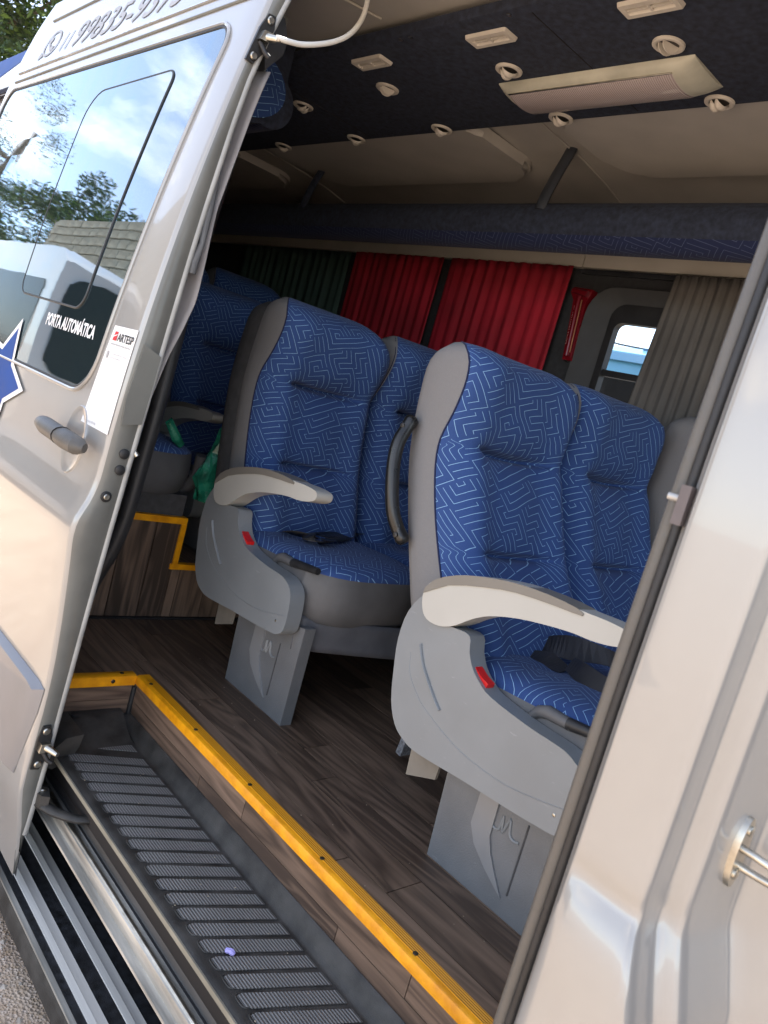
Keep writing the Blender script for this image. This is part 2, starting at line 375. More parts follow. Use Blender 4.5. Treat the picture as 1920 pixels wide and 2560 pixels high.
paper = mat("white_label_paper", (.78, .78, .77), .45, 0, .02)
cable_mat = mat("white_cable_sheath", (.72, .72, .68), .35, 0, .03)
bag_mat = mat("green_bag_film", (.02, .20, .12), .25, 0, .35, 25, bump=.5, bscale=60)

# lamp lens: ridged milky plastic
def make_lens():
    m, t, N, MA, b = node_mat("milky_lens"); l = t.links.new
    tc = N("ShaderNodeTexCoord"); sx = N("ShaderNodeSeparateXYZ"); l(tc.outputs['Object'], sx.inputs[0])
    w = MA('ABSOLUTE', MA('SUBTRACT', MA('MULTIPLY', MA('FRACT', MA('DIVIDE', sx.outputs[0], .0058)), 2.), 1.))
    c = N("ShaderNodeMix", data_type='RGBA'); c.inputs[6].default_value = (.33, .27, .26, 1); c.inputs[7].default_value = (.60, .53, .51, 1); l(w, c.inputs[0])
    l(c.outputs[2], b.inputs['Base Color']); b.inputs['Roughness'].default_value = .25; b.inputs['Coat Weight'].default_value = .4
    bp = N("ShaderNodeBump"); bp.inputs['Strength'].default_value = .5; bp.inputs['Distance'].default_value = .002; l(w, bp.inputs['Height']); l(bp.outputs[0], b.inputs['Normal'])
    return m
lamp_lens = make_lens()

GROUND = -0.64
# ------------------------------------------------------------------ ground
def ground_mat():
    m, t, N, MA, b = node_mat("dirt_and_gravel"); l = t.links.new
    tc = N("ShaderNodeTexCoord")
    a = N("ShaderNodeTexNoise"); a.inputs['Scale'].default_value = 3.; a.inputs['Detail'].default_value = 8; l(tc.outputs['Object'], a.inputs['Vector'])
    v = N("ShaderNodeTexVoronoi"); v.inputs['Scale'].default_value = 130.; l(tc.outputs['Object'], v.inputs['Vector'])
    r = N("ShaderNodeValToRGB"); r.color_ramp.elements[0].position = .35; r.color_ramp.elements[1].position = .7
    r.color_ramp.elements[0].color = (.44, .28, .16, 1); r.color_ramp.elements[1].color = (.60, .44, .29, 1); l(a.outputs[0], r.inputs[0])
    c = N("ShaderNodeMix", data_type='RGBA'); l(r.outputs[0], c.inputs[6]); bwn = N('ShaderNodeRGBToBW'); l(v.outputs['Color'], bwn.inputs[0]); l(bwn.outputs[0], c.inputs[7]); c.inputs[0].default_value = .22
    l(c.outputs[2], b.inputs['Base Color']); b.inputs['Roughness'].default_value = .95
    bp = N("ShaderNodeBump"); bp.inputs['Strength'].default_value = .7; bp.inputs['Distance'].default_value = .01; l(v.outputs['Distance'], bp.inputs['Height']); l(bp.outputs[0], b.inputs['Normal'])
    return m
gm = ground_mat()
g = obj("ground", [(-300, -300, GROUND), (300, -300, GROUND), (300, 300, GROUND), (-300, 300, GROUND)], [(0, 1, 2, 3)], gm)
g['kind'] = 'structure'
peb_m = mat("pebble_stone", (.42, .36, .30), .85, 0, .35, 30)
bm = bmesh.new()
for i in range(1900):
    x = random.uniform(-3.2, -1.0); y = random.uniform(.1, .98); s = random.choice((.0025, .003, .004, .006, .009)) * random.uniform(.7, 1.3)
    vs = [bm.verts.new((x + s * a * random.uniform(.7, 1.2), y + s * b_ * random.uniform(.7, 1.2), GROUND + s * c * .7)) for a, b_, c in ((1, 0, 0), (0, 1, 0), (-1, 0, 0), (0, -1, 0), (0, 0, 1))]
    for k in range(4): bm.faces.new((vs[k], vs[(k + 1) % 4], vs[4]))
pb = from_bm("gravel", bm, peb_m); pb['kind'] = 'stuff'

# ------------------------------------------------------------------ the van
VAN = empty("passenger_van", (-1.5, 1.7, GROUND), "silver passenger van with its sliding side door slid open, seats and wooden floor showing", "van")
XR = -5.2          # rear end of the van
XD = -1.75         # leading edge of the slid-open door
YOUT = smooth_tab([(-.46, .787), (-.38, .778), (-.27, .760), (-.19, .748), (.06, .757), (.22, .752), (.38, .739), (.455, .732), (.50, .737), (.545, .754), (.60, .765), (.70, .769), (.85, .778), (1.0, .791), (1.15, .808), (1.3, .828), (1.5, .860), (1.67, .892), (1.82, .922), (1.95, .955), (2.05, .985), (2.2, 1.04)], 4)
YIN = smooth_tab([(-.46, .792), (-.34, .789), (-.19, .798), (0, .807), (.26, .817), (.57, .832), (.9, .851), (1.2, .870), (1.4, .888), (1.54, .903), (1.66, .925), (1.77, .955), (1.9, .985), (2.05, 1.03), (2.2, 1.08)], 4)
yo = lambda z: lerp_tab(YOUT, z); yi = lambda z: lerp_tab(YIN, z)

# --- floor
FLOOR = box("floor", -2.394, .9, 1.10, 2.60, -.06, -.006, seam_black, VAN)
box("floor_extension", -2.394, -1.967, .90, 1.081, -.06, -.006, seam_black, VAN)
for r_, (ya, yb) in enumerate([(1.128, 1.175), (1.175, 1.28), (1.28, 1.362), (1.362, 1.467), (1.467, 1.572), (1.572, 1.68), (1.68, 1.785), (1.785, 1.89), (1.89, 2.0), (2.0, 2.1), (2.1, 2.2), (2.2, 2.3), (2.3, 2.4), (2.4, 2.5), (2.5, 2.6), (.90, 1.01), (1.01, 1.128)]):
    x = -2.392; stop = .7 if r_ < 15 else -1.937
    x1 = x + (.35, .62, .15, .93, .5, .28)[r_ % 6]
    while x < stop - .02:
        x1 = min(x1, stop)
        o = box("plank", x + .0012, x1 - .0012, ya + .0012, yb - .0012, -.006, 0, wood_x, FLOOR, .0012, 1)
        x = x1; x1 = x + random.uniform(.75, 1.05)
box("cross_seam_strip", -2.394, -2.380, .9, 2.6, .0, .006, seam_black, VAN, .002, 1)

# --- yellow nosing along the floor edge
NOSE = prism("edge_nosing", [(1.094, -.021), (1.089, -.020), (1.0885, -.003), (1.0905, .003), (1.096, .006), (1.128, .006), (1.130, .001), (1.100, -.002), (1.095, -.006)], 'x', -1.935, -.2, yellow, VAN, 0)
box("ribbed_top", -1.90, -.2, 1.101, 1.127, .0058, .0074, yellow_rib, NOSE)
for x in (-1.87, -1.60, -1.33, -1.04, -.75, -.46): disc("screw", (x, 1.1035, .007), (0, 0, 1), .0055, .002, screw_mat, NOSE)
N2 = prism("rear_nosing", [(-1.937, .006), (-1.962, .006), (-1.968, .001), (-1.955, -.002), (-1.940, -.004), (-1.938, -.024), (-1.933, -.025), (-1.932, .003)], 'y', .87, 1.0885, yellow, VAN, 0)
for y, x, z, n in ((.90, -1.952, .006, (0, 0, 1)), (1.05, -1.950, .006, (0, 0, 1)), (1.02, -1.933, -.010, (1, 0, 0))): disc("screw", (x, y, z), n, .006, .0025, screw_mat, N2)

# --- step well: wooden risers and the black step tray
R1 = box("step_riser", -1.94, -.2, 1.0975, 1.12, -.17, -.02, seam_black, VAN)
x = -1.938
for dx in (.62, .58, .56):
    box("plank", x + .001, x + dx - .001, 1.0945, 1.098, -.074, -.018, wood_y, R1); box("plank", x + .001 - (.0 if x < -1.9 else .2), x + dx - .201, 1.0945, 1.098, -.14, -.0755, wood_y, R1); x += dx
R2 = box("end_riser", -1.965, -1.942, .86, 1.094, -.17, -.02, seam_black, VAN)
for z0, z1 in ((-.068, -.022), (-.150, -.0695)): box("plank", -1.942, -1.939, .86, 1.094, z0, z1, wood_end, R2)
tube("corner_bead", [(-1.936, 1.092, -.03), (-1.935, 1.091, -.115)], .008, rubber, VAN)
# tray: lofted basin
TZ = -.15
def tray():
    outs = []
    prof = [(1.098, -.112, 0), (1.093, -.109, .0), (1.088, -.113, .3), (1.078, -.137, .8), (1.071, -.147, .95), (1.063, TZ, 1), (.862, TZ, 1), (.850, TZ - .001, 1), (.846, TZ - .004, 1), (.845, TZ - .016, 1), (.850, TZ - .02, 1)]
    X = [-1.945, -1.93, -1.915, -1.90, -1.87, -1.83, -1.81, -1.79] + [-1.7, -1.4, -1.0, -.6, -.2]
    lift = [.052, .054, .050, .042, .022, .006, .001, 0] + [0] * 5
    v = []; f = []; n = len(prof)
    for x, lf in zip(X, lift):
        for y, z, k in prof: v.append((x, y, max(z, TZ - .02 + lf) if k < 1 else z + lf))
    for i in range(len(X) - 1):
        for j in range(n - 1): f.append((i * n + j, i * n + j + 1, (i + 1) * n + j + 1, (i + 1) * n + j))
    return obj("step_tray", v, f, plastic_black, VAN, True)
TRAY = tray(); autosmooth(TRAY.data, 50)
gx0 = -1.888; proto = None
for k in range(30):
    x = gx0 + k * .0484
    if x > -.45: break
    y0, y1, sl, hw = .874, 1.058, .39, .0170
    if k == 0: y0 = 1.005
    if k == 1: y0 = .945
    if proto is None or k < 3:
        pts = [(-hw, y0), (hw, y0), (hw + sl * (y1 - y0), y1), (-hw + sl * (y1 - y0), y1)]
        if k > 1: pts = [(-hw + .004, y0), (hw - .002, y0), (hw + .004 + .002, y0 + .012), (hw + sl * (y1 - y0), y1), (-hw + sl * (y1 - y0), y1), (-hw + sl * .01 - .001, y0 + .012)]
        bm = bmesh.new(); bm_prism(bm, [(px, py - .95) for px, py in pts], 'z', 0, .0022)
        o = from_bm("grip_insert", bm, grip, None, False, .0008, 1); o.parent = TRAY
        if k == 2: proto = o
    else:
        o = proto.copy(); COL.objects.link(o)
    o.location = Vector((x - .39 * (.95 - .876) * 0, .95, TZ + .0005)) - VAN.location - TRAY.location
# raised lips round the inserts
bm = bmesh.new()
for k in range(2, 31):
    x = gx0 + k * .0484
    if x > -.45: break
    bm_tube(bm, spline([(x - .0175, .878, TZ + .001), (x - .012, .871, TZ + .001), (x + .012, .871, TZ + .001), (x + .0185, .880, TZ + .001)], 3) + [Vector((x + .019 + .39 * .178, 1.058, TZ + .0012))], .0017, 5)
from_bm("insert_rims", bm, plastic_black, TRAY, True)
# black inner liner at the tray's rear end with the screw cap
prism("tray_end_cover", [(.80, -.165), (.86, -.10), (.905, -.092), (.90, -.128), (.885, -.160), (.84, -.185)], 'x', -1.93, -1.80, plastic_black, VAN, .006)
disc("screw_cap", (-1.915, .925, -.096), (.2, 0, 1), .013, .004, rubber, VAN)
# beige rim strip on the tray's outer edge, dark gap, door track and sill metal
box("tray_rim_strip", -1.88, -.2, .8415, .8455, TZ - .012, TZ - .001, mat("beige_rim", (.24, .22, .17), .6), VAN, .001, 1)
sheet("step_cavity", [(.86, -.168), (.90, -.30), (.86, -.34)], XR, .2, seam_black, VAN)
sheet("sill_track", [(.905, -.300), (.903, -.252), (.894, -.246), (.884, -.248), (.878, -.262), (.872, -.262)], -2.1, .2, mat("dark_track_channel", (.06, .06, .062), .4, .4, .3, 9, stretch=(.3, 4, 4)), VAN)
sheet("door_sill", [(.873, -.262), (.871, -.268), (.867, -.268), (.862, -.264), (.854, -.2625), (.8485, -.266), (.846, -.275), (.849, -.288), (.8495, -.297), (.8315, -.301), (.8300, -.306), (.834, -.312)], XR, .2, alu_dull, VAN)
sheet("sill_undercut", [(.834, -.311), (.975, -.330), (.978, -.51)], XR, .2, step_black, VAN)
tube("sill_bead", [(-2.1, .858, -.2640), (.2, .858, -.2640)], .0065, steel, VAN, flat=.5)
tube("track_rubber", [(-2.05, .896, -.246), (-1.9, .897, -.246), (.2, .897, -.246)], .005, rubber, VAN)
# running board
RB = prism("running_board", [(.775, -.520), (.774, -.552), (.783, -.562), (.98, -.60), (.98, -.505), (.80, -.505), (.795, -.500), (.785, -.503)], 'x', -4.2, .2, plastic_black, VAN, 0)
box("aluminium_lip", -4.2, .2, .781, .794, -.5045, -.4985, alu_dull, RB, .002, 1)
for y0, y1 in ((.816, .856), (.890, .930)):
    sheet("aluminium_strip", [(y0, -.5052), (y0 + .001, -.5005), (y0 + .016, -.4990), (y0 + .018, -.5002), (y1 - .002, -.4996), (y1, -.5052)], -4.2, .2, alu, RB)
box("grip_surface", -4.2, .2, .795, .978, -.506, -.5035, step_black, RB)

# --- raised rear platform
PLAT = box("rear_platform", XR, -2.42, .90, 1.385, -.05, .350, seam_black, VAN)
box("aisle_step", XR, -2.42, 1.385, 2.6, -.05, .185, seam_black, VAN)
for y0, y1 in ((.93, 1.06), (1.06, 1.175), (1.175, 1.290), (1.290, 1.3835)): box("riser_plank", -2.42, -2.398, y0 + .0018, y1 - .0018, .002, .352, wood_z, PLAT, .001, 1)
for y0, y1 in ((1.3845, 1.42), (1.42, 1.535), (1.535, 1.65), (1.65, 1.77), (1.77, 1.89), (1.89, 2.01)): box("riser_plank", -2.42, -2.398, y0 + .0018, y1 - .0018, .002, .184, wood_z, PLAT, .001, 1)
for k in range(6): box("tread_plank", XR, -2.42, 1.386 + .2 * k, 1.585 + .2 * k, .185, .190, wood_x, PLAT)
box("platform_nosing", -2.42, -2.392, .93, 1.398, .351, .374, yellow, PLAT, .003, 1); box("platform_side_nosing", -2.415, -2.390, 1.379, 1.398, .205, .3508, yellow, PLAT, .003, 1); box("aisle_nosing", -2.42, -2.392, 1.3725, 2.0, .1845, .2045, yellow, PLAT, .003, 1)
box("platform_side", XR, -2.42, 1.386, 1.39, .19, .37, wood_x, PLAT)

# --- left wall with a window, trim and lining
def wall_piece(x0, x1, z0, z1, name="wall_lining", m=carpet_dark, y=2.60): return box(name, x0, x1, y, y + .05, z0, z1, m, VAN)
wall_piece(XR, 1.2, -.05, 1.0); wall_piece(XR, -1.775, 1.0, 1.70); wall_piece(-.85, 1.2, 1.0, 1.70); wall_piece(-1.775, -.85, 1.545, 1.70)
box("outer_skin", XR, 1.2, 2.66, 2.68, -.4, 1.0, paint, VAN); box("outer_skin", XR, -1.80, 2.66, 2.68, 1.0, 1.52, paint, VAN); box("outer_skin", -.80, 1.2, 2.66, 2.68, 1.0, 1.52, paint, VAN); box("outer_skin", XR, 1.2, 2.66, 2.68, 1.52, 2.0, paint, VAN)
def rrect(x0, x1, z0, z1, r, n=6):
    pts = []
    for cx, cz, a0 in ((x1 - r, z1 - r, 0), (x0 + r, z1 - r, 90), (x0 + r, z0 + r, 180), (x1 - r, z0 + r, 270)):
        for k in range(n + 1): a = rad(a0 + 90 * k / n); pts.append((cx + r * math.cos(a), cz + r * math.sin(a)))
    return pts
WIN = empty("side_window", (-1.3, 2.6, 1.25), parent=VAN)
def frame(name, a, b, y0, y1, m, parent, ybin=None):
    n = len(a); v = [(p[0], y0, p[1]) for p in a] + [(p[0], (y0 if ybin is None else ybin), p[1]) for p in b] + [(p[0], y1, p[1]) for p in a] + [(p[0], y1, p[1]) for p in b]
    f = []
    for i in range(n):
        j = (i + 1) % n; f += [(i, j, n + j, n + i), (2 * n + i, 3 * n + i, 3 * n + j, 2 * n + j), (i, 2 * n + i, 2 * n + j, j), (n + i, n + j, 3 * n + j, 3 * n + i)]
    o = obj(name, v, f, m, parent, True); autosmooth(o.data, 40); return o
frame("window_surround", rrect(-1.88, -.74, .93, 1.60, .11), rrect(-1.775, -.85, 1.0, 1.545, .07), 2.572, 2.61, mat("charcoal_surround", (.055, .058, .06), .7, 0, .1, bump=.2, bscale=600), WIN, 2.598)
frame("window_seal", rrect(-1.775, -.85, 1.0, 1.545, .06), rrect(-1.745, -.88, 1.03, 1.475, .03), 2.59, 2.625, rubber, WIN)
wg = bpy.data.materials.new("window_pane_glass"); wg.use_nodes = True
t_ = wg.node_tree; t_.nodes.clear(); o_ = t_.nodes.new("ShaderNodeOutputMaterial"); tr_ = t_.nodes.new("ShaderNodeBsdfTransparent"); tr_.inputs[0].default_value = (.72, .76, .77, 1)
gl_ = t_.nodes.new("ShaderNodeBsdfGlossy"); gl_.inputs['Roughness'].default_value = .02; ms_ = t_.nodes.new("ShaderNodeMixShader"); fr_ = t_.nodes.new("ShaderNodeFresnel"); fr_.inputs[0].default_value = 1.5
t_.links.new(fr_.outputs[0], ms_.inputs[0]); t_.links.new(tr_.outputs[0], ms_.inputs[1]); t_.links.new(gl_.outputs[0], ms_.inputs[2]); t_.links.new(ms_.outputs[0], o_.inputs[0])
obj("pane", [(-1.76, 2.622, 1.02), (-.86, 2.622, 1.02), (-.86, 2.622, 1.50), (-1.76, 2.622, 1.50)], [(0, 1, 2, 3)], wg, WIN)
box("sliding_rail", -1.745, -.88, 2.605, 2.63, 1.272, 1.296, rubber, WIN, .003, 1)
# cream trim above the windows, curtain rail
for x0, x1 in ((-1.958, 1.0), (-3.6, -1.962), (XR, -3.604)): box("trim_panel", x0, x1, 2.575, 2.61, 1.668, 1.80, liner_wall, VAN, .004, 1)
box("curtain_rail", -1.95, .2, 2.565, 2.575, 1.640, 1.655, mat("rail_grey", (.08, .085, .09), .35, .6), VAN, .002, 1)
# --- roof lining
ceil = [(.98, 1.80), (1.02, 1.87), (1.10, 1.905), (1.25, 1.925), (1.6, 1.945), (1.9, 1.94), (2.2, 1.925), (2.36, 1.905), (2.46, 1.885), (2.54, 1.85), (2.585, 1.80), (2.60, 1.75)]
sheet("roof_lining", ceil, XR, 1.2, liner, VAN)
for x0, x1 in ((-1.68, -.3), (-3.30, -2.02), (-4.9, -3.62)):
    bm = bmesh.new(); pts = rrect(x0, x1, 1.80, 2.27, .12, 8)
    bm_prism(bm, pts, 'z', 1.893, 1.93); bmesh.ops.bevel(bm, geom=[e for e in bm.edges if abs(e.verts[0].co.z - e.verts[1].co.z) < .001 and e.verts[0].co.z < 1.90], offset=.018, segments=3, affect='EDGES')
    for v in bm.verts:
        v.co.z += -.10 * max(0, v.co.y - 2.1) ** 1.3
    from_bm("roof_panel", bm, liner, VAN, True)
for x in (-1.80, -3.46): tube("liner_seam", [(x, p[0], p[1] - .004) for p in ceil[4:]], .003, liner, VAN, sides=6)
tube("liner_seam", [(-1.86, 1.29, 1.925), (-1.86, 1.10, 1.90), (-1.86, 1.0, 1.86)], .003, liner_wall, VAN, sides=6)
# outer roof and header above the sliding door
sheet("roof_skin", [(1.068, 2.0), (1.078, 2.055), (1.11, 2.09), (1.25, 2.12), (1.7, 2.15), (2.3, 2.12), (2.55, 2.06), (2.67, 1.8)], XR, 1.3, paint_white, VAN)
sheet("door_header", [(1.07, 1.96), (1.04, 1.88), (1.0, 1.81), (.985, 1.80)], XR, 1.2, paint_shaded, VAN)
box("rear_wall", XR - .05, XR, .9, 2.66, -.3, 2.05, carpet_dark, VAN)
# right side of the body behind the opening
sheet("body_side", [(yo(z) + .085, z) for z in [-.45, -.3, -.1, .1, .3, .42, .47, .52, .58, .7, .9, 1.1, 1.3, 1.5, 1.65, 1.8, 1.92, 2.0, 2.06]], XR, -1.99, paint, VAN)
sheet("inner_side_lining", [(.93, -.05), (.93, .8), (.97, 1.3), (1.03, 1.8)], XR, -2.02, carpet_dark, VAN)
obj("opening_rear_frame", [(-1.99, yo(z) + .085, z) for z in (-.3, 0, .4, .8, 1.2, 1.6, 1.85)] + [(-1.99, yo(z) + .17, z) for z in (-.3, 0, .4, .8, 1.2, 1.6, 1.85)], [(i, i + 1, i + 8, i + 7) for i in range(6)], paint_shaded, VAN)
tube("opening_weatherstrip", [(-1.93, .868, .02), (-1.93, .875, .15), (-1.925, .89, .28), (-1.91, .915, .38), (-1.90, .928, .48), (-1.90, .935, .60), (-1.90, .945, .80), (-1.905, .955, 1.1), (-1.905, .975, 1.4), (-1.91, 1.0, 1.7)], .021, rubber, VAN, n=4)
blue_band = [(yo(z) + .0845, z) for z in (1.72, 1.80, 1.88, 1.93)]
bz = [(-3.95, 2.035, 2.058), (-4.1, 2.012, 2.058), (-4.45, 1.945, 2.058), (-5.19, 1.80, 2.058)]
obj("blue_side_graphic", [(x, yo(zl + (zh - zl) * k / 5) + .0835, zl + (zh - zl) * k / 5) for x, zl, zh in bz for k in range(6)], [(i * 6 + k, i * 6 + k + 1, i * 6 + k + 7, i * 6 + k + 6) for i in range(3) for k in range(5)], print_blue, VAN)
box("wheel", -4.3, -3.6, .98, 1.15, GROUND, -.05, rubber, VAN, .12, 4)
# cab shell ahead of the opening
box("dashboard", .85, 1.3, 1.0, 2.6, -.1, .85, rubber, VAN, .05); obj("windscreen", [(1.28, 1.0, .80), (1.28, 2.6, .80), (.95, 2.5, 1.78), (.95, 1.1, 1.78)], [(0, 1, 2, 3)], wg, VAN); box("cab_header", .9, 1.0, 1.0, 2.6, 1.74, 2.1, carpet_dark, VAN);
box("cab_floor", .0, 1.3, 1.0, 2.6, -.12, -.06, rubber, VAN)
sheet("underbody", [(.98, -.33), (2.66, -.33)], XR, 1.3, rubber, VAN)

# --- ceiling duct
prism("air_duct", [(1.306, 1.905), (1.312, 1.884), (1.33, 1.880), (1.825, 1.880), (1.842, 1.884), (1.848, 1.905)], 'x', XR, .9, duct_mat, VAN, 0)
for x in (-.56, -1.76, -1.80, -2.35, -1.42): disc("duct_screw", (x, 1.325, 1.8795), (0, 0, -1), .006, .002, steel, VAN)
for x in (-.3, -1.36, -2.5): box("duct_seam", x, x + .002, 1.335, 1.82, 1.8788, 1.8802, seam_black, VAN)

# --- luggage racks
def rack(name, yc, zc, x0, x1, wall_y, wall_z):
    r = .078; n = 18; v = []; f = []; uvs = []; sg = 1 if wall_y > yc else -1
    T = empty(name, ((x0 + x1) / 2, yc, zc), parent=VAN)
    for half, m, nm in ((0, fab, "fabric_underside"), (1, duct_mat, "carpet_front")):
        v = []; f = []; uvs = []
        a0, a1 = ((rad(212), rad(330)) if half == 0 else (rad(60), rad(212)))
        nn = 12; XS = [x0 + (x1 - x0) * k / 24 for k in range(25)]
        for xx in XS:
            for k in range(nn + 1):
                a = a0 + (a1 - a0) * k / nn; v.append((xx, yc + sg * r * math.cos(a), zc + r * math.sin(a))); uvs.append((xx, r * a))
        for i in range(24):
            for k in range(nn): f.append((i * (nn + 1) + k, i * (nn + 1) + k + 1, (i + 1) * (nn + 1) + k + 1, (i + 1) * (nn + 1) + k))
        obj(nm, v, f, fab_shade_and_piping if half == 0 else m, T, True, uvs)
    prism("rack_floor", [(yc + sg * .05, zc + .01), (yc + sg * .05, zc + .03), (wall_y, wall_z + .03), (wall_y, wall_z + .01)], "x", x0, x1, duct_mat, T, smooth=False)
    bm = bmesh.new(); bm_disc(bm, (x1, yc, zc), (1, 0, 0), r, .012, 20); from_bm("end_cap", bm, duct_mat, T, True)
    return T
rack("luggage_rack", 2.118, 1.662, -4.6, 1.0, 2.572, 1.765)
RK = rack("luggage_rack", 1.265, 1.735, -4.6, -2.28, .98, 1.8)
n = 14
cap = [(-2.262, 1.15 + .15 * math.cos(2 * math.pi * k / 28), 1.755 + .10 * math.sin(2 * math.pi * k / 28)) for k in range(28)]
obj("patterned_end_panel", cap + [(-2.255, 1.15, 1.755)], [(k, (k + 1) % 28, 28) for k in range(28)], fab, RK, False, [(c[1], c[2]) for c in cap] + [(1.15, 1.755)])
prism("padded_end", [(1.15 + .165 * math.cos(2 * math.pi * k / 28), 1.755 + .115 * math.sin(2 * math.pi * k / 28)) for k in range(28)], 'x', -2.40, -2.265, duct_mat, RK, .01)
box("rack_bracket", -2.33, -2.29, 1.25, 1.31, 1.74, 1.93, duct_mat, RK, .01)
tube("rack_bracket", [(-1.80, 2.13, 1.945), (-1.80, 2.115, 1.90), (-1.80, 2.085, 1.82), (-1.80, 2.06, 1.74), (-1.80, 2.055, 1.70)], .021, mat("dark_bracket", (.035, .04, .05), .5), VAN, n=5, flat=.7)
tube("rack_bracket", [(-3.2, 2.13, 1.945), (-3.2, 2.115, 1.90), (-3.2, 2.085, 1.82), (-3.2, 2.055, 1.70)], .021, duct_mat, VAN, n=5, flat=.7)

# --- B-pillar between sliding door and front door
def pillar():
    zs = [-.30, -.1, .1, .25, .33, .36, .38, .40, .42, .44, .46, .475, .485, .493, .50, .507, .514, .521, .53, .545, .57, .62, .7, .8, .9, 1.0, 1.1, 1.2, 1.3, 1.4, 1.5, 1.6, 1.7, 1.86]
    prof = [(-.405, .868), (-.4035, .852), (-.400, .836), (-.3955, .824), (-.3935, .8185), (-.3915, .8165), (-.388, .812), (-.384, .8065), (-.3825, .8035), (-.380, .8015), (-.376, .8005), (-.36, .7985), (-.33, .7965), (-.305, .796), (-.298, .7965), (-.2945, .798), (-.292, .801), (-.2905, .806), (-.290, .82), (-.289, .834), (-.2875, .839), (-.284, .8425), (-.278, .845), (-.271, .847), (-.2665, .850), (-.264, .856), (-.262, .866), (-.259, .885), (-.256, .91), (-.2525, .934), (-.250, .941), (-.245, .946), (-.23, .952), (-.20, .957), (-.16, .966), (-.12, .985), (-.10, 1.02)]
    v = []
    crease = [(-.4, -.016), (.36, -.0165), (.40, -.017), (.43, -.0165), (.46, -.012), (.485, -.003), (.497, .0035), (.506, .0055), (.514, .0045), (.524, .001), (.535, .0), (3, 0)]
    for z in zs:
        lean = .02 * max(0, (z - .7)) + .06 * max(0, z - 1.0) ** 1.5
        b = lerp_tab(crease, z)
        fl = .036 * lerp_tab([(-1, 1), (.36, 1), (.40, .9), (.46, .35), (.49, .05), (.51, 0), (3, 0)], z)
        for i, (x, y) in enumerate(prof):
            w = max(0, min(1, (i - 7) / 4)) * (1 if i < 15 else max(0, 1 - (i - 15) / 12)); wf = max(0, min(1, (i - 11) / 4))
            v.append((x + fl * wf, y + lean + b * w, z))
    n = len(prof); f = [(k * n + i, k * n + i + 1, (k + 1) * n + i + 1, (k + 1) * n + i) for k in range(len(zs) - 1) for i in range(n - 1)]
    o = obj("b_pillar", v, f, [paint, paint_shaded], VAN, True); autosmooth(o.data, 50)
    return o
BP = pillar()
def vz(x, y, zs=(-.30, .1, .3, .45, .55, .7, .9, 1.1, 1.3, 1.5, 1.8)): return [(x, y + .02 * max(0, z - .7) + .06 * max(0, z - 1.0) ** 1.5 , z) for z in zs]
tube("door_seal", vz(-.416, .832), .0095, rubber_grey, BP, n=3)
tube("door_seal_lip", vz(-.4035, .8285), .0062, rubber, BP, n=3)
tube("door_seal_lip", vz(-.424, .868), .006, rubber, BP, n=3)
sheet("pillar_inner_trim", [(-.43, .86), (-.44, .90), (-.42, 1.02), (-.10, 1.03)], -.30, 1.86, mat("grey_pillar_trim", (.30, .29, .27), .6), BP, axis='z')
# pin latch on the sliding-door side of the pillar
LP = box("latch_pin_plate", -.402, -.390, .808, .826, .908, .952, mat("dull_latch", (.13, .11, .11), .5, .3), BP, .005)
tube("latch_pin", [(-.394, .818, .936), (-.416, .814, .936)], .0042, mat('pin_metal', (.45, .44, .42), .35, .3), BP)
# striker on the front-door side
ST = empty("door_striker", (-.256, .905, .584), parent=BP)
bm = bmesh.new(); bm_prism(bm, [(.906 + .0165 * math.cos(2 * math.pi * k / 20), .585 + .042 * math.sin(2 * math.pi * k / 20) * (1 if abs(math.sin(2 * math.pi * k / 20)) > .3 else .9)) for k in range(20)], 'x', -.262, -.251)
from_bm("striker_plate", bm, steel, ST, True, .0015, 1)
tube("striker_loop", [(-.252, .900, .592), (-.235, .899, .592), (-.212, .899, .590), (-.198, .903, .584), (-.196, .908, .576), (-.205, .912, .570), (-.23, .912, .568), (-.252, .912, .568)], .0046, steel, ST, n=4)
for z in (.560, .612): disc("bolt", (-.251, .906, z), (1, 0, 0), .0062, .003, steel, ST)

# ------------------------------------------------------------------ sliding door
DOOR = empty("sliding_door", (XD, .80, .7), parent=VAN)
def door_shell():
    zs = sorted(set([-.455, -.42, -.38] + [-.3 + .05 * k for k in range(12)] + [.32 + .02 * k for k in range(16)] + [.65 + .05 * k for k in range(31)]))
    xs = [-3.74, -3.4, -3.0, -2.6, -2.3, -2.0, -1.85, -1.765]
    v = []; f = []; n = len(xs) + 4
    for z in zs:
        a = yo(z); b = yi(z)
        xe = XD - (0.02 * max(0, (-.36 - z) / .09))
        row = [(x, a, z) for x in xs] + [(xe - .006, a + .0015, z), (xe, a + .008, z), (xe, b - .006, z), (xe - .007, b, z)]
        v += row
    for k in range(len(zs) - 1):
        for i in range(n - 1): f.append((k * n + i, k * n + i + 1, (k + 1) * n + i + 1, (k + 1) * n + i))
    o = obj("door_panel", v, f, [paint, paint_shaded], DOOR, True)
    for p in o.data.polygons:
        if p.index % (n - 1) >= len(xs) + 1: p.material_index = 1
    autosmooth(o.data, 55)
    vb = [(-3.74, yi(z), z) for z in zs] + [(XD - .007, yi(z), z) for z in zs]; m_ = len(zs)
    obj("inner_panel", vb, [(i, i + 1, m_ + i + 1, m_ + i) for i in range(m_ - 1)], carpet_dark, DOOR, True)
    return o
door_shell()
tube("door_edge_bead", [(XD - .004, yi(z) - .002, z) for z in [-.33 + .1 * k for k in range(23)]], .0075, mat("light_grey_bead", (.36, .36, .34), .4), DOOR)
def decal(name, pts, m, off=.0012, sub=True):
    """flat print laid on the door skin; pts are (x, z)"""
    bm = bmesh.new(); vs = [bm.verts.new((x, 0, z)) for x, z in pts]; f = bm.faces.new(vs)
    return skin_map(name, bm, m, off)
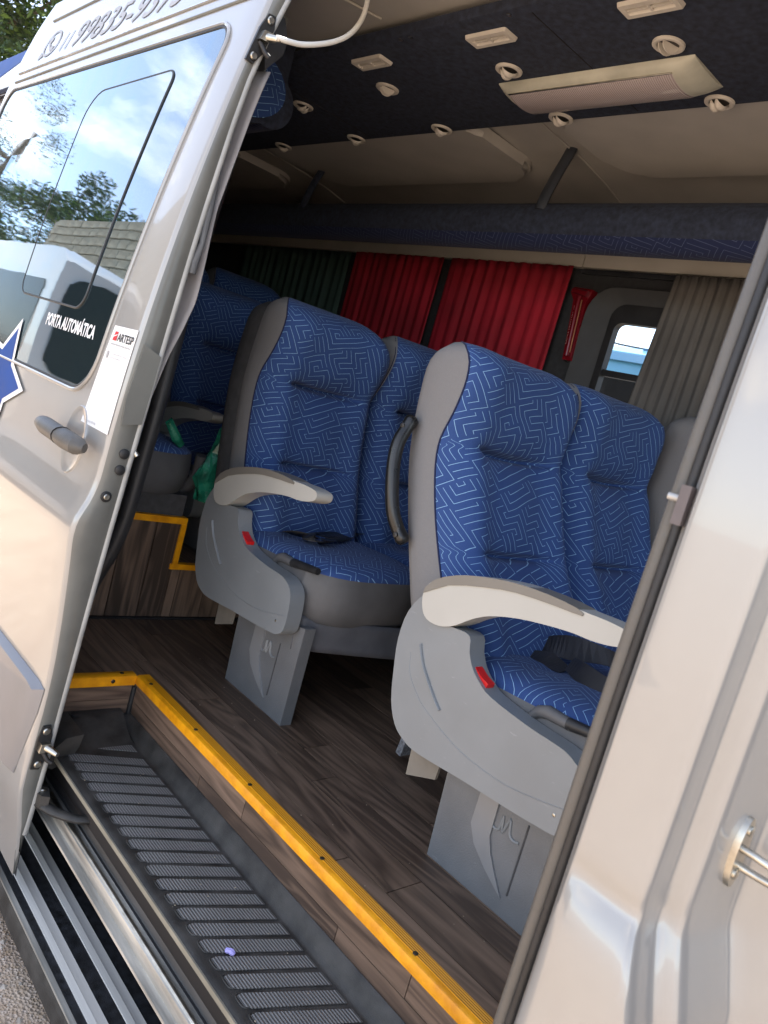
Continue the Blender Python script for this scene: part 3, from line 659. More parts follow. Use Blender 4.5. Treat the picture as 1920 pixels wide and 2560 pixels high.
def skin_map(name, bm, m, off, cuts=True, parent=None):
    if cuts:
        zs = [v.co.z for v in bm.verts]; z0, z1 = min(zs), max(zs); k = int((z1 - z0) / .03)
        for i in range(1, k + 1):
            z = z0 + (z1 - z0) * i / (k + 1)
            bmesh.ops.bisect_plane(bm, geom=bm.verts[:] + bm.edges[:] + bm.faces[:], plane_co=(0, 0, z), plane_no=(0, 0, 1))
    bmesh.ops.triangulate(bm, faces=bm.faces)
    for v in bm.verts: v.co.y += yo(v.co.z) - off
    for f_ in bm.faces:
        f_.normal_update()
        if f_.normal.y > 0: f_.normal_flip()
    return from_bm(name, bm, m, parent or DOOR, False, fix=False)
def skin_text(name, body, x0, x1, z0, z1, m, off, shear=0., bold=.0, slope=0.):
    bm = text_bm(body, 1., shear, bold)
    xs = [v.co.x for v in bm.verts]; ys = [v.co.y for v in bm.verts]; a, b, c, d = min(xs), max(xs), min(ys), max(ys)
    for v in bm.verts:
        X = x0 + (v.co.x - a) / (b - a) * (x1 - x0); Zz = z0 + (v.co.y - c) / (d - c) * (z1 - z0) + slope * (X - x0)
        v.co = (X, 0, Zz)
    return skin_map(name, bm, m, off)
# window: lip, seal, tinted glass, sliding pane
wo = []
for cx, cz, r_, a0, a1 in ((-1.940, 1.655, .060, 0, 90), (-3.60, 1.665, .070, 90, 180), (-3.60, .86, .085, 180, 270), (-2.04, .885, .11, 270, 360)):
    for k in range(9): a = rad(a0 + (a1 - a0) * k / 8); wo.append((cx + r_ * math.cos(a), cz + r_ * math.sin(a)))
# leading edge of the window leans back towards the bottom
def wshape(o):
    out = []
    for x, z in wo:
        out.append((x, z))
    return out
W_O = wshape(0)
def inset(pts, d):
    n = len(pts); out = []
    for i in range(n):
        p0, p1, p2 = Vector(pts[i - 1]), Vector(pts[i]), Vector(pts[(i + 1) % n]); t = (p2 - p0).normalized(); nn = Vector((-t.y, t.x)); out.append(tuple(p1 + nn * d))
    return out
def dense(pts, step=.05):
    out = []
    for i in range(len(pts)):
        a, b = Vector(pts[i]), Vector(pts[(i + 1) % len(pts)]); k = max(1, int((b - a).length / step))
        for j in range(k): out.append(tuple(a + (b - a) * j / k))
    return out
tube("window_lip", [(x, yo(z) - .002, z) for x, z in dense(inset(W_O, -.008))], .0055, paint, DOOR, sides=8, closed=True)
tube("window_seal", [(x, yo(z) - .001, z) for x, z in dense(inset(W_O, .000))], .0042, rubber, DOOR, sides=6, closed=True)
bm = bmesh.new(); bm.faces.new([bm.verts.new((x, 0, z)) for x, z in W_O])
GL = skin_map("window_glass", bm, glass_door, .0015)
pane = []
for cx, cz, r_, a0, a1 in ((-2.130, 1.590, .035, 0, 90), (-2.56, 1.53, .09, 90, 180), (-2.600, 1.02, .045, 180, 270), (-2.17, 1.02, .05, 270, 360)):
    for k in range(7): a = rad(a0 + (a1 - a0) * k / 6); pane.append((cx + r_ * math.cos(a), cz + r_ * math.sin(a)))
bm = bmesh.new(); bm.faces.new([bm.verts.new((x, 0, z)) for x, z in pane]); skin_map("sliding_pane", bm, glass_door, .0042)
tube("sliding_pane_seal", [(x, yo(z) - .0022, z) for x, z in dense(pane)], .0036, rubber, DOOR, sides=6, closed=True)
skin_text("door_lettering", "PORTA AUTOM\u00c1TICA", -2.352, -1.993, .903, .948, print_white, .0022, .0, .03)
# mould lines near the roof
for z in (1.775, 1.812): tube("roof_moulding", [(x, yo(z) - .001, z) for x in (-3.66, -2.6, -1.76)], .0045, paint_shaded if z < 1.78 else paint, DOOR, sides=6)
tube("roof_moulding", [(x, yo(2.03) - .001, 2.03) for x in (-3.56, -2.6, -1.80)], .005, paint_shaded, DOOR, sides=6)
skin_text("phone_lettering", "11", -3.262, -3.175, 1.852, 1.925, print_grey, .002, .25, .004)
skin_text("phone_lettering", "99835-9373", -3.13, -2.27, 1.846, 1.945, print_grey, .002, .25, .010)
# round speech-bubble emblem with a handset
ec, er = (-3.395, 1.905), .060
ring = [];
bm = bmesh.new(); N_ = 32
o1 = [bm.verts.new((ec[0] + er * 1.35 * math.cos(2 * math.pi * k / N_), 0, ec[1] + er * .92 * math.sin(2 * math.pi * k / N_))) for k in range(N_)]
o2 = [bm.verts.new((ec[0] + er * 1.10 * math.cos(2 * math.pi * k / N_), 0, ec[1] + er * .74 * math.sin(2 * math.pi * k / N_))) for k in range(N_)]
for k in range(N_): bm.faces.new((o1[k], o1[(k + 1) % N_], o2[(k + 1) % N_], o2[k]))
bm.faces.new([bm.verts.new(p) for p in ((ec[0] - .085, 0, ec[1] - .025), (ec[0] - .045, 0, ec[1] - .048), (ec[0] - .10, 0, ec[1] - .06))])
hs = [(-.035, .028), (-.015, .034), (-.006, .014), (-.018, .004), (.004, -.018), (.016, -.010), (.036, -.018), (.032, -.034), (.010, -.036), (-.022, -.010), (-.038, .012)]
bm.faces.new([bm.verts.new((ec[0] + a * 1.2, 0, ec[1] + b_)) for a, b_ in hs]); skin_map("speech_bubble_emblem", bm, print_grey, .002)
# blue star graphic with a white border
def star(R_, r_): return [(-2.615 + (R_ if k % 2 == 0 else r_) * math.cos(math.pi * k / 5), .702 + (R_ if k % 2 == 0 else r_) * math.sin(math.pi * k / 5) * .85) for k in range(10)]
decal("star_border", star(.245, .125), print_white, .0050)
decal("star_graphic", star(.205, .105), print_blue, .0058)
# inspection label
decal("label_sticker", [(-1.891, .9535), (-1.757, .9555), (-1.757, .7045), (-1.925, .7045)], paper, .0012)
skin_text("label_heading", "ARTESP", -1.853, -1.764, .918, .938, print_black, .0024, .0, .02)
decal("label_logo", [(-1.879, .918), (-1.857, .918), (-1.857, .940), (-1.874, .940)], print_red, .0024); decal("label_logo_stripe", [(-1.8795, .9275), (-1.857, .9345), (-1.857, .932), (-1.8795, .925)], paper, .0030)
skin_text("label_subheading", "AG\u00caNCIA DE TRANSPORTE DO ESTADO DE S\u00c3O PAULO", -1.882, -1.766, .907, .912, print_black, .0024)
skin_text("label_print", "Use um leitor de QR Code e verifique se", -1.862, -1.768, .883, .889, print_grey, .0024); skin_text("label_print", "este \u00f4nibus est\u00e1 registrado", -1.862, -1.802, .874, .880, print_grey, .0024)
bm = bmesh.new(); bm.faces.new([bm.verts.new((x, 0, z)) for x, z in ((-1.886, .874), (-1.878, .872), (-1.874, .885), (-1.880, .892), (-1.888, .887))]); skin_map("label_icon", bm, print_grey, .0024)
skin_text("label_print", "Placa do ve\u00edculo: DPF-9980", -1.908, -1.835, .711, .717, print_grey, .0024)
# handle with its cup
HZ = .665
cup = [(-1.92 + .062 * math.cos(2 * math.pi * k / 28), .655 + .085 * math.sin(2 * math.pi * k / 28)) for k in range(28)]
bm = bmesh.new(); rings = []
for s_, d_ in ((1.0, .0006), (.93, -.010), (.70, -.022), (.35, -.028)):
    rings.append([bm.verts.new((-1.935 + (x + 1.92) * s_, yo(.655 + (z - .655) * s_) - .0006 + (-d_ - .0) * -1 * -1 * 0 - (d_ if d_ > 0 else 0), .655 + (z - .655) * s_)) for x, z in cup])
for A_, B_ in zip(rings, rings[1:]):
    for k in range(28): bm.faces.new((A_[k], A_[(k + 1) % 28], B_[(k + 1) % 28], B_[k]))
bm.faces.new(rings[-1]); bm.free()
# the cup: a shallow bowl ring standing proud with a dished centre
bm = bmesh.new(); rings = []
for s_, d_ in ((1.04, -.0005), (1.0, .004), (.94, .003), (.80, .001), (.45, .0008)):
    rings.append([bm.verts.new((-1.935 + (x + 1.92) * s_, yo(.655 + (z - .655) * s_) - d_, .655 + (z - .655) * s_)) for x, z in cup])
for A_, B_ in zip(rings, rings[1:]):
    for k in range(28): bm.faces.new((A_[k], A_[(k + 1) % 28], B_[(k + 1) % 28], B_[k]))
bm.faces.new(rings[-1]); from_bm("handle_cup", bm, paint, DOOR, True)
tube("door_handle", [(-2.065, .733, .668), (-2.04, .722, .667), (-1.98, .712, .668), (-1.90, .712, .666), (-1.84, .716, .663), (-1.80, .722, .661), (-1.785, .735, .660)], [.012, .022, .026, .026, .028, .026, .014], plastic_handle, DOOR, sides=14, n=0, flat=.85)
tube("handle_joint", [(-1.876, .712, .666), (-1.874, .712, .666)], .0275, seam_black, DOOR, sides=14, flat=.85)
# rub moulding
bm = bmesh.new(); RBP = [(-3.3, .052), (-1.80, .070), (-1.757, .064), (-1.762, .0), (-1.785, -.10), (-1.805, -.185), (-3.3, -.195)]
lo = [bm.verts.new((x, yo(z) - .001, z)) for x, z in RBP]; hi = [bm.verts.new((x + (-.028 if x > -2.5 else 0), yo(z) - .020, z * .9 - .006)) for x, z in RBP]
bm.faces.new(hi)
for i in range(7): bm.faces.new((lo[i], lo[(i + 1) % 7], hi[(i + 1) % 7], hi[i]))
from_bm("rub_moulding", bm, mat("silver_moulding", (.20, .20, .21), .4, .3, .06, 5, coat=.4), DOOR, True, .004, 2)
# latches, bumpers and the lower roller arm on the jamb
def latch(zc, name):
    T = empty(name, (XD, .83, zc), parent=DOOR)
    y = (yo(zc) + yi(zc)) / 2; sl = (yi(zc + .05) - yi(zc - .05)) / .1
    q = lambda dy, dz: (y + dy + sl * dz, zc + dz)
    prism("latch_plate", [q(-.014, -.058), q(.006, -.060), q(.018, -.03), q(.018, .03), q(.008, .058), q(-.010, .056), q(-.016, .02)], 'x', XD - .001, XD + .006, mat("latch_black", (.05, .05, .05), .4, .6), T, .002, 1)
    prism("latch_bracket", [q(-.010, -.008), q(.012, -.006), q(.014, .016), q(-.008, .014)], 'x', XD + .004, XD + .02, steel, T, .003)
    for dz in (-.045, .043): disc("bolt", (XD + .005, q(0.0, dz)[0], zc + dz), (1, 0, 0), .009, .006, steel, T)
    p = q(.004, .004); tube("latch_pin", [(XD + .01, p[0], p[1]), (XD + .035, p[0] + .012, p[1] - .002), (XD + .05, p[0] + .018, p[1] - .003)], [.010, .008, .006], steel, T)
    p = q(.004, -.03); tube("latch_lever", [(XD + .006, p[0], p[1] + .02), (XD + .018, p[0] + .012, p[1]), (XD + .022, p[0] + .022, p[1] - .006)], .006, rubber, T)
    return T
latch(-.085, "lower_latch"); UL = latch(1.665, "upper_latch")
for z in (.668, .628): disc("rubber_bumper", (XD, (yo(z) + yi(z)) / 2 + .012, z), (1, 0, 0), .0125, .006, rubber, DOOR)
disc("dowel_socket", (XD, (yo(.56) + yi(.56)) / 2 + .0, .56), (1, 0, 0), .0135, .004, rubber, DOOR); disc("dowel", (XD + .003, (yo(.56) + yi(.56)) / 2, .56), (1, 0, 0), .007, .004, steel, DOOR)
prism("jamb_pad", [(yo(.72) + .02, .735), (yo(.8) + .012, .80), (yo(.9) + .02, .93), (yi(.90) - .004, .91), (yi(.8) - .004, .80), (yi(.74) - .004, .745)], 'x', XD - .001, XD + .007, paint_shaded, DOOR, .004, 3)
tube("roller_arm", [(XD - .03, .79, -.245), (XD + .0, .806, -.245), (XD + .045, .826, -.245), (XD + .085, .845, -.238), (XD + .115, .862, -.230), (XD + .125, .885, -.228), (XD + .12, .92, -.228)], [.013, .015, .015, .014, .014, .015, .015], plastic_black, DOOR, sides=10, n=0, flat=.75)
prism("arm_bracket", [(XD - .03, .785), (XD + .02, .797), (XD + .03, .815), (XD - .01, .826), (XD - .04, .812)], 'z', -.245, -.212, plastic_black, DOOR, .005); disc("bolt", (XD - .005, .808, -.212), (0, 0, 1), .010, .006, steel, DOOR)
# inner lower black flap behind the jamb and the inner window catch
prism("upper_guide_shield", [(.930, 1.745), (.965, 1.74), (.985, 1.70), (.982, 1.665), (.945, 1.615), (.930, 1.66)], 'x', XD - .04, XD - .015, rubber, DOOR, .004)
tube("window_catch", [(XD - .02, yi(1.34) + .006, 1.36), (XD - .015, yi(1.25) + .012, 1.26), (XD - .012, yi(1.19) + .020, 1.19), (XD - .012, yi(1.15) + .012, 1.145), (XD - .012, yi(1.12) + .016, 1.118)], [.010, .014, .008, .014, .011], plastic_ped, DOOR, n=0)
tube("curtain_hook", [(XD - .004, yi(.672) + .004, .676), (XD + .002, yi(.672) + .010, .668)], .0065, steel, DOOR)
# curtain on the inside of the door window
rows = [(1.62, .0, .05), (1.45, .008, .045), (1.325, .014, .041), (1.27, .012, .040), (1.164, .008, .050), (1.066, .012, .056), (1.02, .012, .050), (.979, .010, .043), (.92, .008, .030), (.86, .004, .022), (.778, .0, .013), (.715, -.002, .006)]
rows = [(p.x, p.y, p.z) for p in spline(rows, 3)]
v = []; f = []; cols = 14
for z, a, b_ in rows:
    for k in range(cols + 1):
        t = k / cols; xx = XD - .16 + .115 * t + (.020 if t > .8 else 0) * (t - .8) * 5; yy = yi(z) + a * 0 + .004 + (b_ - .004) * t ** 1.5 + .006 * math.sin(t * 9 + z * 5) * (1 - t)
        v.append((xx, yy, z))
for i in range(len(rows) - 1):
    for k in range(cols): q = i * (cols + 1) + k; f.append((q, q + 1, q + cols + 2, q + cols + 1))
DC = obj("door_curtain", v, f, door_curtain, None, True); s_ = DC.modifiers.new("s", 'SOLIDIFY'); s_.thickness = .003
tag(DC, "grey curtain bunched inside the sliding door window, its edge poking out behind the door", "curtain")
# white cable from the upper latch
CB = tube("cable", [(-1.705, .921, 1.667), (-1.70, .945, 1.671), (-1.70, .985, 1.683), (-1.70, 1.035, 1.709), (-1.70, 1.075, 1.737), (-1.70, 1.105, 1.768), (-1.70, 1.124, 1.806), (-1.70, 1.129, 1.845), (-1.70, 1.12, 1.915)], .0062, cable_mat, DOOR, n=5)

# ------------------------------------------------------------------ seats
REAR = smooth_tab([(.36, -2.13), (.46, -2.162), (.584, -2.191), (.697, -2.214), (.816, -2.234), (.904, -2.243), (.995, -2.239), (1.091, -2.225), (1.136, -2.211), (1.170, -2.185), (1.186, -2.150)], 4)
SEAM = smooth_tab([(.36, -1.985), (.46, -2.022), (.52, -2.045), (.636, -2.083), (.731, -2.110), (.81, -2.126), (.884, -2.134), (.941, -2.127), (1.002, -2.094), (1.066, -2.068), (1.120, -2.062), (1.155, -2.078), (1.177, -2.108), (1.186, -2.138)], 4)
ZT = 1.186
def halfw(z, hw):
    out = []
    for r, rw in ((.05, .05), (.15, .16)):       # the aisle-side shoulder is tighter than the other
        z1 = ZT - r; k = rw * (1 - math.sqrt(max(0, 1 - ((z - z1) / r) ** 2))) if z > z1 else 0
        out.append(hw - k - .012 * max(0, (.55 - z) / .19))
    return out
def backrest(hw):
    zs = [.37 + (ZT - .37) * k / 36 for k in range(36)]
    for c in (.672, .925): zs += [c + d for d in (-.022, -.014, -.008, -.004, 0, .004, .008, .014, .022)]
    zs += [ZT - .03, ZT - .018, ZT - .01, ZT - .005, ZT - .002, ZT]
    zs = sorted(zs); zs = [z for i, z in enumerate(zs) if i == 0 or z - zs[i - 1] > .0008]
    nv = 30; v = []; uvs = []; sh = []
    arc = 0; prevz = None
    for z in zs:
        al, ar = halfw(z, hw); a = ar; sm = lerp_tab(SEAM, z); rr_ = lerp_tab(REAR, z)
        topk = min(1, max(0, (ZT - z) / .07)) ** .5; D = topk
        row = []; ul = 0; last = None
        for k in range(nv + 1):
            u = math.sin(math.pi / 2 * (2 * k / nv - 1)); w = (ar if u > 0 else al) * u; au = abs(u)
            edge = (1 - au ** 5) ** .5 if au < 1 else 0
            bow = .070 + (.028 if u < 0 else .040) * math.exp(-((au - .74) / .22) ** 2)         # soft side wings
            bow += .020 * math.exp(-((z - .80) / .075) ** 2) * math.exp(-(au / .5) ** 2) + .020 * math.exp(-((z - .56) / .07) ** 2) * math.exp(-(au / .55) ** 2) + .026 * math.exp(-((z - .985) / .04) ** 2) * math.exp(-(au / .6) ** 2)
            hd = .55 + .45 * min(1, max(0, (1.02 - z) / .14)) if z > .88 else 1.
            cre = 0
            for zc, dp in ((.925, .044), (.672, .034)):
                zz = z - zc - .012 * au ** 2
                k_ = 1 / (1 + math.exp((au - .56) / .05)); kb = 1 / (1 + math.exp((au - .52) / .13))
                cre += dp * math.exp(-(zz / .0085) ** 2) * k_ + dp * .55 * math.exp(-(zz / .034) ** 2) * kb
            d = D * (edge * bow * hd - cre * (1 if z < 1.1 else 0))
            row.append((sm + d, w, z))
        mid = nv // 2; us = [0] * (nv + 1)
        for k in range(mid + 1, nv + 1): us[k] = us[k - 1] + math.dist(row[k], row[k - 1]) * .93
        for k in range(mid - 1, -1, -1): us[k] = us[k + 1] - math.dist(row[k], row[k + 1]) * .93
        q_ = int(nv * .80)
        if prevz is not None: arc += math.dist(row[q_], prevz) * .97
        prevz = row[q_]
        v += row; uvs += [(u_, arc) for u_ in us]
        # shell ring: right seam -> back -> left seam
        th = sm - rr_; c = min(.03, th * .45)
        b_ = al; ring = [(sm, a), (sm - .012, a + .003), (sm - th * .5, a + .004), (rr_ + c, a + .001), (rr_ + c * .3, a - c * .3), (rr_, a - c), (rr_ - .004, 0), (rr_, -b_ + c), (rr_ + c * .3, -b_ + c * .3), (rr_ + c, -b_ - .001), (sm - th * .5, -b_ - .004), (sm - .012, -b_ - .003), (sm, -b_)]
        sh += [(x, w, z) for x, w in ring]
    n = nv + 1; f = [(i * n + k, i * n + k + 1, (i + 1) * n + k + 1, (i + 1) * n + k) for i in range(len(zs) - 1) for k in range(nv)]
    f.append(tuple((len(zs) - 1) * n + k for k in range(n)))
    m_ = 13; g_ = [(i * m_ + k, i * m_ + k + 1, (i + 1) * m_ + k + 1, (i + 1) * m_ + k) for i in range(len(zs) - 1) for k in range(m_ - 1)]
    g_.append(tuple((len(zs) - 1) * m_ + k for k in range(m_)))
    return (v, f, uvs), (sh, g_)
def cushion(hw):
    x0, x1, zs = -2.12, -1.555, .432
    nu, nv = 22, 20; v = []; uvs = []
    def edge(t, u):        # plan outline: front bowed
        w = hw * u; xf = x1 - .010 - .090 * abs(u) ** 4; return (x0 + (xf - x0) * t, w)
    for i in range(nu + 1):
        t = i / nu; tt = 1 - (1 - t) ** 1.6
        for k in range(nv + 1):
            u = math.sin(math.pi / 2 * (2 * k / nv - 1)); x, w = edge(tt, u)
            e1 = (1 - abs(u) ** 4.) ** .5 if abs(u) < 1 else 0; e2 = (1 - tt ** 7) ** .5 if tt < 1 else 0
            base = zs + .012 * max(0, (tt - .45) / .55)
            dip = .020 * math.exp(-((tt - .25) / .3) ** 2) * math.exp(-(u / .55) ** 2)
            cre = .010 * math.exp(-((tt - .42) / .03) ** 2) * (1 / (1 + math.exp((abs(u) - .6) / .05)))
            v.append((x, w, base + e1 * e2 * (.050 - dip - cre))); uvs.append((w * 1.05, x * 1.02))
    n = nv + 1; f = [(i * n + k, i * n + k + 1, (i + 1) * n + k + 1, (i + 1) * n + k) for i in range(nu) for k in range(nv)]
    # grey side skirt follows the rim, bulging
    rim = [(0 * 0 + x0, -hw)]
    path = [(i, 0) for i in range(nu + 1)] + [(nu, k) for k in range(1, nv + 1)] + [(i, nv) for i in range(nu - 1, -1, -1)]
    sv = []; lev = [(0, 0), (.010, .003), (.045, .008), (.09, .007), (.125, .0), (.145, -.014)]
    cx = -1.85
    for dz, ob in lev:
        for i, k in path:
            p = v[i * n + k]; d = Vector((p[0] - cx, p[1] * 1.4, 0)); d = d.normalized() * ob if i > 0 else Vector((0, 0, 0)); sv.append((p[0] + d.x, p[1] + d.y, p[2] - dz))
    m_ = len(path); g_ = [(r * m_ + k, r * m_ + k + 1, (r + 1) * m_ + k + 1, (r + 1) * m_ + k) for r in range(len(lev) - 1) for k in range(m_ - 1)]
    return (v, f, uvs), (sv, g_)
BK = {h: backrest(h) for h in (.228, .15)}; CU = {h: cushion(h) for h in (.228, .15)}
def rot_back(vs, ang, yc, px=-2.03, pz=.40):
    c, s = math.cos(ang), math.sin(ang); out = []
    for x, y, z in vs:
        dx, dz = x - px, z - pz; out.append((px + dx * c - dz * s, y + yc, pz + dx * s + dz * c))
    return out
PANEL = [(-2.122, .556), (-2.157, .504), (-2.164, .433), (-2.150, .359), (-2.130, .291), (-2.100, .248), (-2.067, .230), (-2.027, .222), (-1.96, .226), (-1.879, .234), (-1.765, .242), (-1.677, .250), (-1.640, .256), (-1.616, .272), (-1.610, .300), (-1.616, .362), (-1.632, .393), (-1.665, .410), (-1.70, .414), (-1.769, .416), (-1.869, .427), (-1.905, .441), (-1.935, .462), (-1.955, .49), (-1.968, .522), (-2.015, .521), (-2.073, .512), (-2.104, .515)]
ARM = [(-2.112, .530), (-2.121, .566), (-2.100, .600), (-2.04, .633), (-1.967, .655), (-1.887, .671), (-1.806, .677), (-1.726, .675), (-1.673, .677), (-1.630, .675), (-1.613, .667), (-1.616, .650), (-1.648, .637), (-1.69, .630), (-1.729, .628), (-1.781, .621), (-1.857, .606), (-1.925, .584), (-1.968, .560), (-2.010, .528), (-2.050, .511), (-2.090, .511)]
PAD = [(-2.121, .562), (-2.100, .600), (-2.04, .633), (-1.967, .655), (-1.887, .671), (-1.806, .6775), (-1.735, .676), (-1.721, .666), (-1.783, .662), (-1.879, .653), (-1.959, .635), (-2.056, .604)]
def sm2(p, n): return [(q.x, q.y) for q in spline([(a, b, 0) for a, b in p], n, True)]
YN = 1.36            # near side of the bench
swoosh_m = mat('swoosh_plastic', (.205, .21, .215), .3, 0, .03)
gloss_black = mat('glossy_black_plastic', (.010, .010, .010), .28, 0, .1, 30, bump=.1, bscale=300)
def double_seat(name, label, ang, dx=0., dy=0., dz=0., dped=0., lever=True, emblem=True, belts=True, flap=True, far=True, shell_ang=None, dback=0.):
    T = empty(name, (-1.9, 1.82, 0), label, "seat", "double seats of the van")
    hw = .228
    for si, yc in enumerate((YN + .236, YN + .706)[:2 if far else 1]):
        (bv, bf, bu), (sv, sf) = BK[hw]
        ja = ang - (.0 if si == 0 else .012)
        ca = obj("backrest_cushion", [(x + dback, y, z) for x, y, z in rot_back(bv, ja, yc)], bf, fab, T, True, bu)
        sh = obj("backrest_shell", [(x + dback, y, z) for x, y, z in rot_back(sv, ja, yc)], sf, grey_knit, T, True); autosmooth(sh.data, 50)
        (cv, cf, cu), (kv, kf) = CU[hw]
        obj("seat_cushion", [(x, y + yc, z) for x, y, z in cv], cf, fab, T, True, cu); obj("cushion_skirt", [(x, y + yc, z) for x, y, z in kv], kf, grey_vinyl, T, True)
    for si, yc in enumerate((YN + .236, YN + .706)):
        pts = [(lerp_tab(SEAM, z) + .001, -halfw(z, hw)[0] - .001, z) for z in [.40 + .02 * k for k in range(38)] + [1.165, 1.175, 1.182]]
        tube("seam_piping", [(x + dback, y, z) for x, y, z in rot_back(pts, ang, yc)], .0022, fab_shade_and_piping, T, sides=5)
    if shell_ang is not None:
        vs = [(x - .075, y * .98, z * .985) for x, y, z in BK[hw][1][0]]
        o = obj("rear_shell", rot_back(vs, ang + shell_ang, YN + .235), BK[hw][1][1] + [], dark_shell, T, True); autosmooth(o.data, 50)
    P = prism("side_panel", sm2(PANEL, 3), 'y', YN - .052, YN - .002, plastic_grey, T, .010, 3)
    tube("panel_slot", [(-2.091, YN - .0515, .450), (-2.070, YN - .0515, .415), (-2.046, YN - .0515, .390), (-2.010, YN - .0515, .358), (-1.986, YN - .0515, .340)], .0065, plastic_grey, P, n=3, flat=.45)
    tube("panel_crease", [(-2.115, YN - .0518, .42), (-2.099, YN - .0518, .375), (-2.060, YN - .0518, .340), (-2.016, YN - .0518, .318), (-1.904, YN - .0518, .287), (-1.77, YN - .0518, .284), (-1.625, YN - .0518, .315)], .0012, plastic_grey, P, n=4, sides=6)
    A_ = prism("armrest", sm2(ARM, 3), 'y', YN - .060, YN - .004, plastic_arm, T, .011, 3)
    prism("armrest_pad", sm2(PAD, 2), 'y', YN - .0625, YN - .0015, plastic_taupe, A_, .004, 2)
    Q = prism("pedestal", [(-1.914 + dped, .25), (-1.899 + dped, 0), (-1.588 + dped, 0), (-1.591 + dped, .29)], 'y', YN + .007, YN + .045, plastic_ped, T, .004, 2)
    sw = [(-1.810, .235), (-1.811, .136), (-1.789, .100), (-1.747, .069), (-1.690, .037), (-1.720, .074), (-1.743, .106), (-1.757, .137), (-1.760, .235)]
    yq = YN + .0065
    prism("swoosh_relief", [(x + dped, z) for x, z in sw], 'y', yq - .004, yq + .006, swoosh_m, Q, .003, 2)
    if emblem:
        sq = [(-.853, .165), (-.836, .158), (-.826, .164), (-.824, .194), (-.816, .160), (-.806, .197), (-.798, .168), (-.785, .160), (-.772, .163)]
        tube("emblem", [(x - .917 + dped, yq - .0005, z) for x, z in sq], .0030, plastic_grey, Q, n=4, sides=6)
        tube("pedestal_groove", [(-1.679 + dped, yq, .21), (-1.679 + dped, yq, .05)], .0022, dark_shell, Q, sides=6)
    prism("pedestal", [(-1.914 + dped, .25), (-1.899 + dped, 0), (-1.588 + dped, 0), (-1.591 + dped, .29)], 'y', YN + .80, YN + .84, plastic_ped, T, .004, 2)
    box("seat_frame", -2.05 + dped, -1.62 + dped, YN + .02, YN + .90, .215, .262, dark_shell, T, .01)
    prism("frame_bracket", [(-2.02 + dped, .13), (-2.03 + dped, .25), (-1.93 + dped, .25), (-1.935 + dped, .165)], 'y', YN + .002, YN + .010, mat("bracket_beige", (.20, .18, .15), .7), T, .001, 1)
    if flap:
        fv = []; ff = []
        for i in range(15):
            t = i / 14; y = YN + .005 + t * .50
            for k in range(6):
                s_ = k / 5; xb = -1.560 - .085 * (1 - t) ** 2 + .02 * math.sin(math.pi * t); fv.append((xb + .012 * s_ + .004 * math.sin(7 * t + 2 * s_), y, .315 - .010 * t - .100 * s_ + .006 * math.sin(3 * t) * s_))
        for i in range(14):
            for k in range(5): ff.append((i * 6 + k, i * 6 + k + 1, (i + 1) * 6 + k + 1, (i + 1) * 6 + k))
        o = obj("front_flap", fv, ff, flap_vinyl, T, True); m_ = o.modifiers.new("s", 'SOLIDIFY'); m_.thickness = .006
    if lever:
        tube("lever_sleeve", [(-1.800, YN + .004, .418), (-1.785, YN + .004, .434), (-1.765, YN + .004, .442), (-1.735, YN + .004, .442), (-1.705, YN + .003, .443)], [.009, .013, .0145, .013, .012], grey_vinyl, T, n=0); tube("lever_grip", [(-1.715, YN + .003, .443), (-1.66, YN + .003, .450), (-1.598, YN + .003, .457)], [.013, .011, .010], rubber, T)
    disc('panel_screw', (-1.655, YN - .052, .29), (0, -1, 0), .0035, .0012, steel, P)
    B_ = prism("buckle_button", [(-1.957, .468), (-1.942, .467), (-1.915, .452), (-1.893, .445), (-1.895, .432), (-1.918, .436), (-1.945, .452)], 'y', YN - .042, YN - .018, red_plastic, T, .003, 1)
    if belts == 1:
        for pts, w in (([(-1.93, YN + .10, .478), (-1.88, YN + .14, .488), (-1.82, YN + .20, .492), (-1.78, YN + .15, .494), (-1.80, YN + .11, .500), (-1.85, YN + .15, .500), (-1.88, YN + .26, .492), (-1.93, YN + .36, .484), (-1.985, YN + .44, .476), (-2.01, YN + .50, .486)], .021),):
            ribbon("seat_belt", pts, w, T)
    if belts == 2:
        for eu, el in (([(-2.02, 1.66, .490), (-1.984, 1.66, .514), (-1.928, 1.66, .534), (-1.832, 1.66, .541), (-1.77, 1.68, .53)], [(-2.00, 1.62, .468), (-1.965, 1.625, .476), (-1.91, 1.63, .483), (-1.81, 1.63, .512), (-1.75, 1.65, .50)]),
                       ([(-2.015, 1.585, .462), (-1.95, 1.60, .486), (-1.90, 1.595, .482), (-1.872, 1.585, .476)], [(-2.00, 1.57, .452), (-1.965, 1.565, .462), (-1.92, 1.56, .462), (-1.885, 1.56, .464)]),
                       ([(-1.875, 1.59, .505), (-1.83, 1.565, .512), (-1.77, 1.55, .510), (-1.74, 1.555, .512)], [(-1.870, 1.555, .480), (-1.83, 1.53, .478), (-1.775, 1.51, .474), (-1.735, 1.52, .476)])):
            A1, A2 = spline(eu, 5), spline(el, 5); k = len(A1); o = obj("seat_belt", list(A1) + list(A2), [(i, i + 1, k + i + 1, k + i) for i in range(k - 1)], belt_mat, T, False); m_ = o.modifiers.new("s", 'SOLIDIFY'); m_.thickness = .0016
    T.location = Vector((-1.9 + dx, 1.82 + dy, dz))
    return T
